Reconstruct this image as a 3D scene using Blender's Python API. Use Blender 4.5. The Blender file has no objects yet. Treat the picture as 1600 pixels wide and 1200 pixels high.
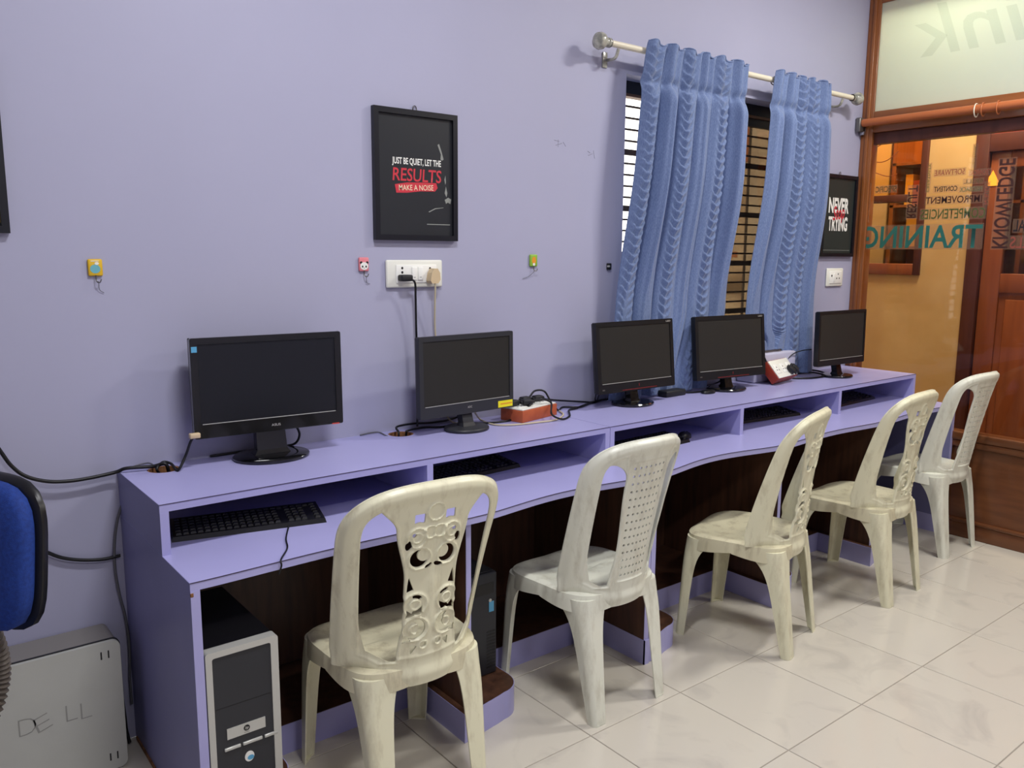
import bpy, bmesh, math, random
from math import sin, cos, pi, radians, sqrt, exp, atan2
from mathutils import Vector, Matrix
random.seed(7)
S = bpy.context.scene
COL = S.collection

# ------------------------------------------------------------------ camera
CAM = Vector((-0.313, -2.7097, 1.5661)); YAW, PITCH, ROLL, FPX = 0.6693, -0.1565, 0.0063, 1292.0
fw = Vector((sin(YAW)*cos(PITCH), cos(YAW)*cos(PITCH), sin(PITCH)))
rt = fw.cross(Vector((0, 0, 1))).normalized(); up = rt.cross(fw)
rt2 = rt*cos(ROLL)+up*sin(ROLL); up2 = -rt*sin(ROLL)+up*cos(ROLL)
cd = bpy.data.cameras.new('camera'); cam = bpy.data.objects.new('camera', cd); COL.objects.link(cam)
cd.sensor_fit = 'HORIZONTAL'; cd.sensor_width = 36.0; cd.lens = FPX/1600*36.0; cd.clip_start = 0.02
M = Matrix((rt2, up2, -fw)).transposed().to_4x4(); M.translation = CAM
cam.matrix_world = M
S.camera = cam
def ray(u, v): return (fw*FPX+rt2*(u-800)+up2*(600-v)).normalized()
def onz(u, v, z): d = ray(u, v); return CAM+d*((z-CAM.z)/d.z)
def ony(u, v, y): d = ray(u, v); return CAM+d*((y-CAM.y)/d.y)
def onx(u, v, x): d = ray(u, v); return CAM+d*((x-CAM.x)/d.x)

# ------------------------------------------------------------------ world, lights, exposure
W = bpy.data.worlds.new('World'); S.world = W; W.use_nodes = True
bg = W.node_tree.nodes['Background']; bg.inputs[0].default_value = (1.0, 0.97, 0.90, 1); bg.inputs[1].default_value = 3.2
S.view_settings.view_transform = 'Standard'; S.view_settings.look = 'None'
S.view_settings.gamma = 1.0; S.view_settings.use_curve_mapping = False
S.view_settings.exposure = 0.06
CEIL = 3.40
LAMPS = [(3.45, -1.40, 42, (1.0, 0.98, 0.93), 0.5, 0.16), (0.80, -1.50, 38, (0.98, 0.98, 1.0), 0.5, 0.16),
         (4.0, -2.9, 28, (1.0, 0.95, 0.85), 0.6, 0.2), (0.4, -3.5, 34, (1.0, 0.98, 0.96), 0.6, 0.2)]
for (lx, ly, pw, colr, sx, sy) in LAMPS:
    ld = bpy.data.lights.new('ceiling_lamp', 'AREA'); ld.shape = 'RECTANGLE'; ld.size = sx; ld.size_y = sy
    ld.energy = pw; ld.color = colr
    lo = bpy.data.objects.new('ceiling_lamp', ld); COL.objects.link(lo); lo.location = (lx, ly, CEIL-0.075)
ld = bpy.data.lights.new('corridor_lamp', 'AREA'); ld.shape = 'RECTANGLE'; ld.size = 0.35; ld.size_y = 0.35; ld.energy = 54; ld.color = (1.0, 0.86, 0.64)
lo = bpy.data.objects.new('corridor_lamp', ld); COL.objects.link(lo); lo.location = (4.80, -0.5, CEIL-0.05)
ld = bpy.data.lights.new('back_office_lamp', 'AREA'); ld.size = 0.3; ld.energy = 40; ld.color = (1.0, 0.85, 0.60)
lo = bpy.data.objects.new('back_office_lamp', ld); COL.objects.link(lo); lo.location = (5.9, 0.2, CEIL-0.05)

# ------------------------------------------------------------------ materials
def lin(c):
    c = c/255.0
    return c/12.92 if c <= 0.04045 else ((c+0.055)/1.055)**2.4
def rgb(r, g, b): return (lin(r), lin(g), lin(b), 1)
MATS = {}
def mat(name, col, rough=0.5, metal=0.0, spec=0.5, col2=None, scale=8.0, amt=0.35, stretch=None, bump=0.0, bscale=60.0, coat=0.0, emit=0.0, alpha=1.0, trans=0.0, detail=4.0, ior=1.45):
    m = bpy.data.materials.new(name); m.use_nodes = True
    nt = m.node_tree; b = nt.nodes['Principled BSDF']
    b.inputs['Base Color'].default_value = col; b.inputs['Roughness'].default_value = rough
    b.inputs['Metallic'].default_value = metal; b.inputs['Specular IOR Level'].default_value = spec
    b.inputs['IOR'].default_value = ior
    if coat: b.inputs['Coat Weight'].default_value = coat; b.inputs['Coat Roughness'].default_value = 0.08
    if emit: b.inputs['Emission Color'].default_value = col; b.inputs['Emission Strength'].default_value = emit
    b.inputs['Alpha'].default_value = alpha; b.inputs['Transmission Weight'].default_value = trans
    tc = nt.nodes.new('ShaderNodeTexCoord'); mp = nt.nodes.new('ShaderNodeMapping')
    nt.links.new(tc.outputs['Object'], mp.inputs[0])
    if stretch: mp.inputs['Scale'].default_value = stretch
    if col2 is not None:
        n = nt.nodes.new('ShaderNodeTexNoise'); n.inputs['Scale'].default_value = scale; n.inputs['Detail'].default_value = detail
        nt.links.new(mp.outputs[0], n.inputs['Vector'])
        r = nt.nodes.new('ShaderNodeValToRGB'); r.color_ramp.elements[0].position = 0.5-amt/2; r.color_ramp.elements[1].position = 0.5+amt/2
        r.color_ramp.elements[0].color = col; r.color_ramp.elements[1].color = col2
        nt.links.new(n.outputs[0], r.inputs[0]); nt.links.new(r.outputs[0], b.inputs['Base Color'])
    if bump:
        n2 = nt.nodes.new('ShaderNodeTexNoise'); n2.inputs['Scale'].default_value = bscale
        nt.links.new(mp.outputs[0], n2.inputs['Vector'])
        bp = nt.nodes.new('ShaderNodeBump'); bp.inputs['Strength'].default_value = bump; bp.inputs['Distance'].default_value = 0.004
        nt.links.new(n2.outputs[0], bp.inputs['Height']); nt.links.new(bp.outputs[0], b.inputs['Normal'])
    MATS[name] = m
    return m
mat('wall', rgb(172, 172, 197), 0.55, col2=rgb(165, 165, 190), scale=1.3, amt=0.7, bump=0.05, bscale=40)
mat('ceiling', rgb(235, 235, 238), 0.8)
mat('wall_plain', rgb(196, 195, 216), 0.7, col2=rgb(186, 185, 208), scale=2)
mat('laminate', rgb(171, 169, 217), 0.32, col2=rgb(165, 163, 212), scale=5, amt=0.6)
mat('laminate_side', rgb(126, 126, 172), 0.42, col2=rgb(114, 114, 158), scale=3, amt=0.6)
mat('seam', rgb(58, 48, 70), 0.6)
mat('brown_lam', rgb(92, 62, 46), 0.38, col2=rgb(60, 40, 31), scale=6, amt=0.5, stretch=(6, 6, 0.7))
mat('raw_board', rgb(150, 104, 66), 0.8, col2=rgb(112, 74, 46), scale=60)
mat('wood', rgb(152, 92, 44), 0.32, col2=rgb(122, 68, 32), scale=5, amt=0.6, stretch=(5, 5, 0.5), coat=0.3)
mat('wood_h', rgb(152, 92, 44), 0.32, col2=rgb(122, 68, 32), scale=5, amt=0.6, stretch=(5, 0.5, 5), coat=0.3)
mat('wood_dark', rgb(118, 72, 42), 0.34, col2=rgb(88, 50, 29), scale=5, amt=0.6, stretch=(5, 0.6, 5), coat=0.2)
mat('wood_door', rgb(142, 78, 42), 0.35, col2=rgb(116, 58, 32), scale=5, amt=0.6, stretch=(5, 5, 0.5), coat=0.2)
mat('wood_maroon', rgb(92, 50, 40), 0.4, col2=rgb(70, 36, 29), scale=5, amt=0.6, stretch=(5, 5, 0.5))
mat('pipe', rgb(176, 100, 58), 0.35)
mat('beige', rgb(204, 170, 116), 0.6, col2=rgb(192, 156, 100), scale=3)
mat('red_paint', rgb(190, 62, 58), 0.5)
mat('black', rgb(20, 20, 23), 0.38)
mat('black_gloss', rgb(12, 12, 15), 0.12, coat=0.4)
mat('black_matte', rgb(30, 30, 33), 0.55)
mat('charcoal', rgb(44, 45, 50), 0.45)
mat('screen', rgb(29, 30, 36), 0.22, spec=0.35)
mat('screen_warm', rgb(46, 45, 43), 0.3, spec=0.35)
mat('silver', rgb(196, 196, 190), 0.3, metal=0.3)
mat('silver_case', rgb(196, 197, 190), 0.42, metal=0.1, col2=rgb(182, 183, 176), scale=4, amt=0.7)
mat('case_dark', rgb(134, 130, 126), 0.4, metal=0.1)
mat('case_line', rgb(150, 150, 145), 0.5)
mat('chrome', rgb(180, 180, 185), 0.25, metal=0.9)
mat('steel', rgb(120, 118, 116), 0.35, metal=0.8)
mat('white_plastic', rgb(232, 232, 222), 0.35)
mat('white_rocker', rgb(242, 242, 236), 0.3)
mat('socket_dark', rgb(22, 22, 24), 0.5)
mat('beige_plug', rgb(206, 184, 148), 0.45)
mat('beige_cable', rgb(196, 184, 156), 0.5)
mat('grey_cable', rgb(92, 92, 98), 0.5)
mat('black_cable', rgb(14, 14, 17), 0.42)
mat('orange_box', rgb(192, 98, 60), 0.5, col2=rgb(174, 84, 50), scale=20)
mat('red_box', rgb(142, 46, 28), 0.45)
mat('yellow', rgb(238, 226, 40), 0.5)
mat('sticker_blue', rgb(90, 165, 205), 0.4)
mat('red_mark', rgb(205, 70, 58), 0.5)
mat('red_dim', rgb(120, 34, 38), 0.4)
mat('print_black', rgb(38, 40, 44), 0.35)
mat('print_black2', rgb(44, 50, 48), 0.4)
mat('frame_black', rgb(17, 18, 26), 0.35)
mat('print_white', rgb(236, 236, 230), 0.5)
mat('print_red', rgb(200, 52, 66), 0.5)
mat('print_grey', rgb(140, 143, 138), 0.5); mat('pencil', rgb(140, 140, 156), 0.7)
mat('print_cream', rgb(240, 218, 186), 0.5)
mat('photo_print', rgb(176, 176, 150), 0.4, col2=rgb(70, 80, 48), scale=24, amt=0.25)
mat('photo_print2', rgb(150, 130, 78), 0.4, col2=rgb(90, 84, 44), scale=30, amt=0.3)
mat('hook_yellow', rgb(222, 180, 40), 0.4); mat('hook_pink', rgb(222, 130, 140), 0.4); mat('hook_green', rgb(140, 184, 60), 0.4)
mat('hook_white', rgb(236, 236, 230), 0.4); mat('hook_orange', rgb(228, 150, 50), 0.4); mat('hook_teal', rgb(110, 178, 190), 0.4)
mat('rod_cream', rgb(226, 218, 196), 0.35)
mat('finial', rgb(188, 186, 172), 0.25, col2=rgb(120, 120, 112), scale=30, amt=0.3, coat=0.4)
mat('ring_dark', rgb(58, 54, 50), 0.3, metal=0.6)
mat('win_black', rgb(24, 24, 28), 0.4)
mat('win_wood', rgb(120, 84, 58), 0.5)
mat('grille', rgb(70, 52, 40), 0.5)
mat('neighbour', rgb(188, 178, 158), 0.8, col2=rgb(150, 134, 112), scale=2.5, amt=0.3)
mat('neighbour_brown', rgb(150, 96, 60), 0.8)
mat('neighbour_dark', rgb(110, 96, 76), 0.8)
mat('blue_cloth', rgb(26, 60, 140), 0.8, col2=rgb(20, 48, 120), scale=120, bump=0.2, bscale=400)
mat('bellows', rgb(92, 84, 76), 0.5)
mat('paper', rgb(210, 200, 176), 0.7); mat('teal_light', rgb(170, 205, 205), 0.5)
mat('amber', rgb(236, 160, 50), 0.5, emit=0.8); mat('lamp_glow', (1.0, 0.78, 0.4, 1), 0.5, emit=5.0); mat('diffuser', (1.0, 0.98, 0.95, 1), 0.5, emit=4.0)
BOOKC = [mat('book%d' % i, rgb(*c), 0.6) for i, c in enumerate([(196, 150, 90), (150, 60, 40), (210, 196, 160), (90, 110, 100), (170, 120, 60), (220, 170, 60)])]

def plastic(name, c1, c2):
    m = mat(name, c1, 0.34, spec=0.5)
    nt = m.node_tree; b = nt.nodes['Principled BSDF']
    tc = nt.nodes.new('ShaderNodeTexCoord'); mp = nt.nodes.new('ShaderNodeMapping'); mp.inputs['Scale'].default_value = (14, 14, 4)
    nt.links.new(tc.outputs['Object'], mp.inputs[0])
    n = nt.nodes.new('ShaderNodeTexNoise'); n.inputs['Scale'].default_value = 1.6; n.inputs['Detail'].default_value = 7; n.inputs['Roughness'].default_value = 0.65
    nt.links.new(mp.outputs[0], n.inputs['Vector'])
    r = nt.nodes.new('ShaderNodeValToRGB'); r.color_ramp.elements[0].position = 0.50; r.color_ramp.elements[1].position = 1.0
    r.color_ramp.elements[0].color = c1; r.color_ramp.elements[1].color = c2
    nt.links.new(n.outputs[0], r.inputs[0]); nt.links.new(r.outputs[0], b.inputs['Base Color'])
    return m
plastic('plastic_cream', rgb(224, 221, 192), rgb(148, 132, 100))
plastic('plastic_white', rgb(222, 223, 208), rgb(152, 143, 122))
plastic('plastic_seat', rgb(210, 204, 174), rgb(112, 92, 66))

def tile_mat():
    m = bpy.data.materials.new('marble_tile'); m.use_nodes = True; nt = m.node_tree; b = nt.nodes['Principled BSDF']
    b.inputs['Roughness'].default_value = 0.16; b.inputs['Specular IOR Level'].default_value = 0.5
    tc = nt.nodes.new('ShaderNodeTexCoord'); oi = nt.nodes.new('ShaderNodeObjectInfo')
    ad = nt.nodes.new('ShaderNodeVectorMath'); ad.operation = 'ADD'
    ml = nt.nodes.new('ShaderNodeMath'); ml.operation = 'MULTIPLY'; ml.inputs[1].default_value = 40
    nt.links.new(oi.outputs['Random'], ml.inputs[0]); nt.links.new(tc.outputs['Object'], ad.inputs[0]); nt.links.new(ml.outputs[0], ad.inputs[1])
    n = nt.nodes.new('ShaderNodeTexNoise'); n.inputs['Scale'].default_value = 4.5; n.inputs['Detail'].default_value = 8; n.inputs['Distortion'].default_value = 1.2
    nt.links.new(ad.outputs[0], n.inputs['Vector'])
    r = nt.nodes.new('ShaderNodeValToRGB'); e = r.color_ramp.elements
    e[0].position = 0.30; e[0].color = rgb(192, 186, 176); e[1].position = 0.46; e[1].color = rgb(205, 199, 187)
    nt.links.new(n.outputs[0], r.inputs[0]); nt.links.new(r.outputs[0], b.inputs['Base Color'])
    MATS['tile'] = m
tile_mat(); mat('grout', rgb(150, 142, 132), 0.8)

def glass(name, tint, refl=0.5, haze=0.0, hazecol=None, rough=0.02):
    """thin pane: transparent + fresnel gloss (+ diffuse translucent haze)"""
    m = bpy.data.materials.new(name); m.use_nodes = True; nt = m.node_tree; nt.nodes.clear()
    o = nt.nodes.new('ShaderNodeOutputMaterial'); t = nt.nodes.new('ShaderNodeBsdfTransparent'); t.inputs[0].default_value = tint
    g = nt.nodes.new('ShaderNodeBsdfGlossy'); g.inputs['Roughness'].default_value = rough
    f = nt.nodes.new('ShaderNodeFresnel'); f.inputs[0].default_value = 1.45
    k = nt.nodes.new('ShaderNodeMath'); k.operation = 'MULTIPLY'; k.inputs[1].default_value = refl
    nt.links.new(f.outputs[0], k.inputs[0])
    base = t
    if haze:
        tl = nt.nodes.new('ShaderNodeBsdfTranslucent'); tl.inputs[0].default_value = hazecol
        df = nt.nodes.new('ShaderNodeBsdfDiffuse'); df.inputs[0].default_value = hazecol
        a = nt.nodes.new('ShaderNodeMixShader'); a.inputs[0].default_value = 0.5
        nt.links.new(tl.outputs[0], a.inputs[1]); nt.links.new(df.outputs[0], a.inputs[2])
        b = nt.nodes.new('ShaderNodeMixShader'); b.inputs[0].default_value = haze
        nt.links.new(t.outputs[0], b.inputs[1]); nt.links.new(a.outputs[0], b.inputs[2]); base = b
    x = nt.nodes.new('ShaderNodeMixShader')
    nt.links.new(k.outputs[0], x.inputs[0]); nt.links.new(base.outputs[0], x.inputs[1]); nt.links.new(g.outputs[0], x.inputs[2])
    nt.links.new(x.outputs[0], o.inputs[0]); MATS[name] = m
    return m
glass('clear_glass', (0.96, 0.95, 0.93, 1), 0.4)
glass('frosted_glass', (0.9, 0.95, 0.92, 1), 0.35, 0.95, rgb(206, 217, 209), 0.25)
glass('amber_glass', (1.0, 0.86, 0.62, 1), 0.6)
glass('tinted_glass', (0.60, 0.53, 0.44, 1), 0.5)
glass('vinyl_patch', (0.95, 0.93, 0.90, 1), 0.3, 0.13, rgb(210, 190, 176), 0.3)
for nm, c in dict(v_teal=(56, 132, 124), v_green=(96, 112, 60), v_brown=(78, 44, 38), v_dark=(40, 32, 38), v_red=(170, 90, 76), v_olive=(112, 102, 72), v_sage=(122, 134, 102)).items():
    mat(nm, rgb(*c), 0.5)

glass('v_faint', (0.98, 0.99, 0.985, 1), 0.2, 0.11, rgb(140, 165, 165), 0.4)
def curtain_mat():
    m = mat('curtain', rgb(96, 126, 182), 0.75)
    nt = m.node_tree; b = nt.nodes['Principled BSDF']; b.inputs['Sheen Weight'].default_value = 0.25
    tc = nt.nodes.new('ShaderNodeTexCoord'); mp = nt.nodes.new('ShaderNodeMapping'); mp.inputs['Scale'].default_value = (120, 120, 30)
    nt.links.new(tc.outputs['Object'], mp.inputs[0]); n = nt.nodes.new('ShaderNodeTexNoise'); n.inputs['Scale'].default_value = 3
    nt.links.new(mp.outputs[0], n.inputs['Vector']); r = nt.nodes.new('ShaderNodeValToRGB')
    r.color_ramp.elements[0].color = rgb(92, 110, 152); r.color_ramp.elements[1].color = rgb(116, 135, 176)
    r.color_ramp.elements[0].position = .3; r.color_ramp.elements[1].position = .7
    nt.links.new(n.outputs[0], r.inputs[0]); nt.links.new(r.outputs[0], b.inputs['Base Color'])
curtain_mat()

# ------------------------------------------------------------------ helpers
WORLD = {}          # Empties whose children are written in world coordinates
def thing(name, label=None, cat=None, loc=(0, 0, 0), rz=0.0, group=None, world=False, kind=None):
    o = bpy.data.objects.new(name, None); COL.objects.link(o); o.empty_display_size = 0.1
    o.location = loc; o.rotation_euler = (0, 0, rz)
    tag(o, label, cat, group, kind)
    if world: WORLD[o] = Matrix.Translation(-Vector(loc))
    return o
def tag(o, label=None, cat=None, group=None, kind=None):
    if label: o['label'] = label
    if cat: o['category'] = cat
    if group: o['group'] = group
    if kind: o['kind'] = kind
    return o
def link(name, me, m, parent):
    if m is not None and not me.materials: me.materials.append(MATS[m] if isinstance(m, str) else m)
    o = bpy.data.objects.new(name, me); COL.objects.link(o)
    if parent is not None:
        o.parent = parent
        if parent in WORLD: o.matrix_parent_inverse = WORLD[parent]
    return o
def mesh(name, vs, fs, m, parent=None, smooth=False, autos=None):
    me = bpy.data.meshes.new(name); me.from_pydata([tuple(v) for v in vs], [], fs); me.validate(); me.update()
    bm = bmesh.new(); bm.from_mesh(me); bmesh.ops.recalc_face_normals(bm, faces=bm.faces); bm.to_mesh(me); bm.free()
    if smooth:
        for p in me.polygons: p.use_smooth = True
        if autos: me.set_sharp_from_angle(angle=radians(autos))
    return link(name, me, m, parent)
def box(name, a, b, m, parent=None, bev=0.0, seg=2, xf=None):
    bm = bmesh.new(); bmesh.ops.create_cube(bm, size=1.0)
    for v in bm.verts:
        v.co = Vector([a[i]+(v.co[i]+0.5)*(b[i]-a[i]) for i in range(3)])
    if bev: bmesh.ops.bevel(bm, geom=bm.edges[:], offset=bev, segments=seg, profile=0.5, affect='EDGES')
    if xf is not None: bmesh.ops.transform(bm, matrix=xf, verts=bm.verts)
    me = bpy.data.meshes.new(name); bm.to_mesh(me); bm.free()
    if bev:
        for p in me.polygons: p.use_smooth = True
        me.set_sharp_from_angle(angle=radians(50))
    return link(name, me, m, parent)
def plate(name, outer, holes, d0, d1, fn, m, parent=None, smooth=False):
    """flat sheet with holes; fn(a, b, d) -> 3D point"""
    bm = bmesh.new(); loops = []
    for L in [outer]+list(holes):
        vs = [bm.verts.new((p[0], p[1], 0)) for p in L]; loops.append(vs)
        for i in range(len(vs)): bm.edges.new((vs[i], vs[(i+1) % len(vs)]))
    if holes: bmesh.ops.triangle_fill(bm, use_beauty=True, use_dissolve=False, edges=bm.edges[:])
    else: bm.faces.new(loops[0])
    bm.verts.index_update(); idx = {v: i for i, v in enumerate(bm.verts)}
    P = [(v.co.x, v.co.y) for v in bm.verts]; n = len(P)
    fs0 = [[idx[v] for v in f.verts] for f in bm.faces]
    vs = [fn(a, b, d0) for a, b in P]+[fn(a, b, d1) for a, b in P]
    fs = [f for f in fs0]+[[i+n for i in reversed(f)] for f in fs0]
    for L in loops:
        k = [idx[v] for v in L]
        for i in range(len(k)):
            a, b = k[i], k[(i+1) % len(k)]; fs.append([a, b, b+n, a+n])
    bm.free()
    return mesh(name, vs, fs, m, parent, smooth, 35)
XY = lambda a, b, d: (a, b, d)
XZ = lambda a, b, d: (a, d, b)
YZ = lambda a, b, d: (d, a, b)
def rrect(cx, cy, w, h, r, n=5):
    o = []
    for (sx, sy, a0) in ((1, 1, 0), (-1, 1, pi/2), (-1, -1, pi), (1, -1, 3*pi/2)):
        for i in range(n+1):
            a = a0+pi/2*i/n; o.append((cx+sx*(w/2-r)+r*cos(a), cy+sy*(h/2-r)+r*sin(a)))
    return o
def circ(cx, cy, rx, ry=None, n=24):
    ry = ry or rx
    return [(cx+rx*cos(2*pi*i/n), cy+ry*sin(2*pi*i/n)) for i in range(n)]
def catmull(pts, k=6):
    pts = [Vector(p) for p in pts]
    if len(pts) < 3: return pts
    P = [pts[0]*2-pts[1]]+pts+[pts[-1]*2-pts[-2]]; o = []
    for i in range(1, len(P)-2):
        for j in range(k):
            t = j/k; a, b, c, d = P[i-1], P[i], P[i+1], P[i+2]
            o.append(0.5*((2*b)+(c-a)*t+(2*a-5*b+4*c-d)*t*t+(3*b-a-3*c+d)*t**3))
    o.append(pts[-1]); return o
def tube(name, pts, r, m, parent=None, n=8, k=6, radii=None, smooth_path=True):
    P = catmull(pts, k) if smooth_path else [Vector(p) for p in pts]
    vs, fs = [], []; prev = None
    for i, p in enumerate(P):
        t = (P[min(i+1, len(P)-1)]-P[max(i-1, 0)])
        t = t.normalized() if t.length > 1e-9 else Vector((0, 0, 1))
        if prev is None:
            a = Vector((0, 0, 1)) if abs(t.z) < 0.9 else Vector((1, 0, 0)); s = t.cross(a).normalized()
        else:
            s = (prev-t*prev.dot(t)).normalized()
        prev = s; q = t.cross(s)
        rr = r if radii is None else radii[min(int(i*len(radii)/len(P)), len(radii)-1)]
        for j in range(n):
            a = 2*pi*j/n; vs.append(p+s*cos(a)*rr+q*sin(a)*rr)
    for i in range(len(P)-1):
        for j in range(n):
            fs.append([i*n+j, i*n+(j+1) % n, (i+1)*n+(j+1) % n, (i+1)*n+j])
    fs.append(list(range(n))[::-1]); fs.append([(len(P)-1)*n+j for j in range(n)])
    return mesh(name, vs, fs, m, parent, True, 60)
def lathe(name, prof, m, parent=None, n=32, xf=None, sx=1.0, sy=1.0):
    vs, fs = [], []
    for (r, z) in prof:
        for j in range(n):
            a = 2*pi*j/n; v = Vector((r*cos(a)*sx, r*sin(a)*sy, z)); vs.append(xf @ v if xf is not None else v)
    for i in range(len(prof)-1):
        for j in range(n): fs.append([i*n+j, i*n+(j+1) % n, (i+1)*n+(j+1) % n, (i+1)*n+j])
    fs.append([j for j in range(n)][::-1]); fs.append([(len(prof)-1)*n+j for j in range(n)])
    return mesh(name, vs, fs, m, parent, True, 40)
def text(name, body, w, h, m, parent, fn, bold=0.0, shear=0.0, depth=None):
    """flat lettering scaled to w x h; fn(a, b) -> 3D, a along the reading direction, (0,0) lower left"""
    cu = bpy.data.curves.new('t', 'FONT'); cu.body = body; cu.size = 1.0; cu.offset = bold; cu.shear = shear; cu.resolution_u = 3
    ob = bpy.data.objects.new('t', cu); COL.objects.link(ob)
    dg = bpy.context.evaluated_depsgraph_get(); me = bpy.data.meshes.new_from_object(ob.evaluated_get(dg))
    bpy.data.objects.remove(ob); bpy.data.curves.remove(cu)
    xs = [v.co.x for v in me.vertices]; ys = [v.co.y for v in me.vertices]
    x0, x1, y0, y1 = min(xs), max(xs), min(ys), max(ys)
    for v in me.vertices: v.co = Vector(fn((v.co.x-x0)/(x1-x0)*w, (v.co.y-y0)/(y1-y0)*h))
    me.name = name; me.materials.clear()
    return link(name, me, m, parent)
def dup(root, loc, rz, label):
    r = root.copy(); COL.objects.link(r); r.location = loc; r.rotation_euler = (0, 0, rz); r['label'] = label
    for ch in list(root.children):
        c = ch.copy(); COL.objects.link(c); c.parent = r
        for g in list(ch.children):
            d = g.copy(); COL.objects.link(d); d.parent = c
    return r

# ------------------------------------------------------------------ the room
XP = 4.462                       # room side of the glass partition
XL, YF = -2.6, -5.2              # unseen left wall and the wall behind the camera
WX0, WX1, WZ0, WZ1 = 2.47, 4.06, 1.06, 2.36
wb = thing('wall_back', loc=(1, 0, 0), world=True, kind='structure')
plate('plaster', [(XL, 0), (XP+0.05, 0), (XP+0.05, CEIL), (XL, CEIL)], [[(WX0, WZ0), (WX1, WZ0), (WX1, WZ1), (WX0, WZ1)]], 0.0, 0.14, XZ, 'wall', wb)
tag(box('wall_left', (XL-0.1, YF, 0), (XL, 0.14, CEIL), 'wall_plain'), kind='structure')
tag(box('wall_front', (XL, YF-0.1, 0), (7.5, YF, CEIL), 'wall_plain'), kind='structure')
tag(box('ceiling', (XL, YF, CEIL), (XP+0.05, 0.14, CEIL+0.08), 'ceiling'), kind='structure')
tag(box('ceiling_corridor', (XP+0.05, YF, CEIL), (7.5, 0.78, CEIL+0.08), 'ceiling'), kind='structure')
fl = thing('floor', loc=(1, -1, 0), world=True, kind='structure')
box('grout_bed', (XL, YF, -0.03), (XP+0.03, 0.0, -0.0022), 'grout', fl)
TX = 0.446; OX, OY = 1.452, -0.908
bm = bmesh.new(); bmesh.ops.create_cube(bm, size=1.0)
for v in bm.verts: v.co = Vector((v.co.x*(TX-0.0035), v.co.y*(TX-0.0035), -0.005+v.co.z*0.01))
bmesh.ops.bevel(bm, geom=[e for e in bm.edges if all(v.co.z > -0.001 for v in e.verts)], offset=0.0012, segments=1, affect='EDGES')
tme = bpy.data.meshes.new('tile'); bm.to_mesh(tme); bm.free()
for i in range(-10, 9):
    for j in range(-11, 4):
        x0, x1, y0, y1 = OX+i*TX, OX+(i+1)*TX, OY+(j)*TX, OY+(j+1)*TX
        cx0, cx1, cy0, cy1 = max(x0, XL), min(x1, XP), max(y0, YF), min(y1, 0.0)
        if cx1-cx0 < 0.01 or cy1-cy0 < 0.01: continue
        t = link('tile', tme, 'tile', fl)
        t.location = ((cx0+cx1)/2, (cy0+cy1)/2, 0); t.scale = ((cx1-cx0)/TX, (cy1-cy0)/TX, 1)
tag(box('floor_corridor', (XP+0.03, YF, -0.03), (7.5, 0.70, 0.0), 'beige'), kind='structure')

# plaster ledge under the window
tag(box('trim_1', (3.37, -0.115, 0.895), (3.745, -0.001, 1.045), 'wall_plain', bev=0.008), kind='structure')

# ---- window in the back wall
wn = thing('window_1', loc=(3.2, 0.1, WZ0), world=True, kind='structure')
box('frame_head', (WX0, 0.10, WZ1-0.055), (WX1, 0.15, WZ1), 'win_black', wn)
box('frame_sill', (WX0, 0.10, WZ0), (WX1, 0.15, WZ0+0.04), 'win_black', wn)
box('frame_jamb', (WX0, 0.10, WZ0+0.04), (WX0+0.012, 0.15, WZ1-0.055), 'win_wood', wn)
box('frame_jamb', (WX1-0.03, 0.10, WZ0+0.04), (WX1, 0.15, WZ1-0.055), 'win_black', wn)
box('head_trim', (WX0+0.012, 0.102, WZ1-0.068), (WX1-0.03, 0.148, WZ1-0.055), 'win_wood', wn)
sash = box('sash_stile', (3.10, 0.115, WZ0+0.04), (3.135, 0.14, WZ1-0.068), 'win_black', wn)
box('sash_rail', (3.135, 0.115, WZ1-0.11), (WX1-0.03, 0.14, WZ1-0.068), 'win_black', wn)
box('pane', (3.135, 0.126, WZ0+0.04), (WX1-0.03, 0.130, WZ1-0.11), 'tinted_glass', wn)
z = WZ0+0.09; k = 0
while z < WZ1-0.08:
    t = 0.014 if k % 5 == 2 else 0.0045
    box('grille_bar', (WX0, 0.165, z-t), (WX1, 0.175, z+t), 'grille', wn); z += 0.0530; k += 1
x = WX0+0.17
while x < WX1:
    box('grille_bar', (x-0.006, 0.175, WZ0), (x+0.006, 0.185, WZ1), 'grille', wn); x += 0.25
# neighbouring house outside
nb = thing('neighbour_house', 'beige and brown neighbouring house wall seen through the tinted window pane', 'building', (7, 2.6, -0.5), world=True)
box('wall', (6.0, 2.9, -0.5), (10.5, 3.1, 4.6), 'neighbour', nb)
box('band', (6.0, 2.82, 2.55), (10.5, 2.9, 2.95), 'neighbour_brown', nb)
box('band', (6.0, 2.84, 1.15), (10.5, 2.9, 1.28), 'neighbour_dark', nb)
for xx in (6.35, 7.5):
    w_ = box('window', (xx, 2.86, 1.6), (xx+0.7, 2.9, 2.4), 'neighbour_dark', nb)
    box('sill', (xx-0.05, 2.8, 1.54), (xx+0.75, 2.9, 1.6), 'neighbour_brown', w_)

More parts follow.
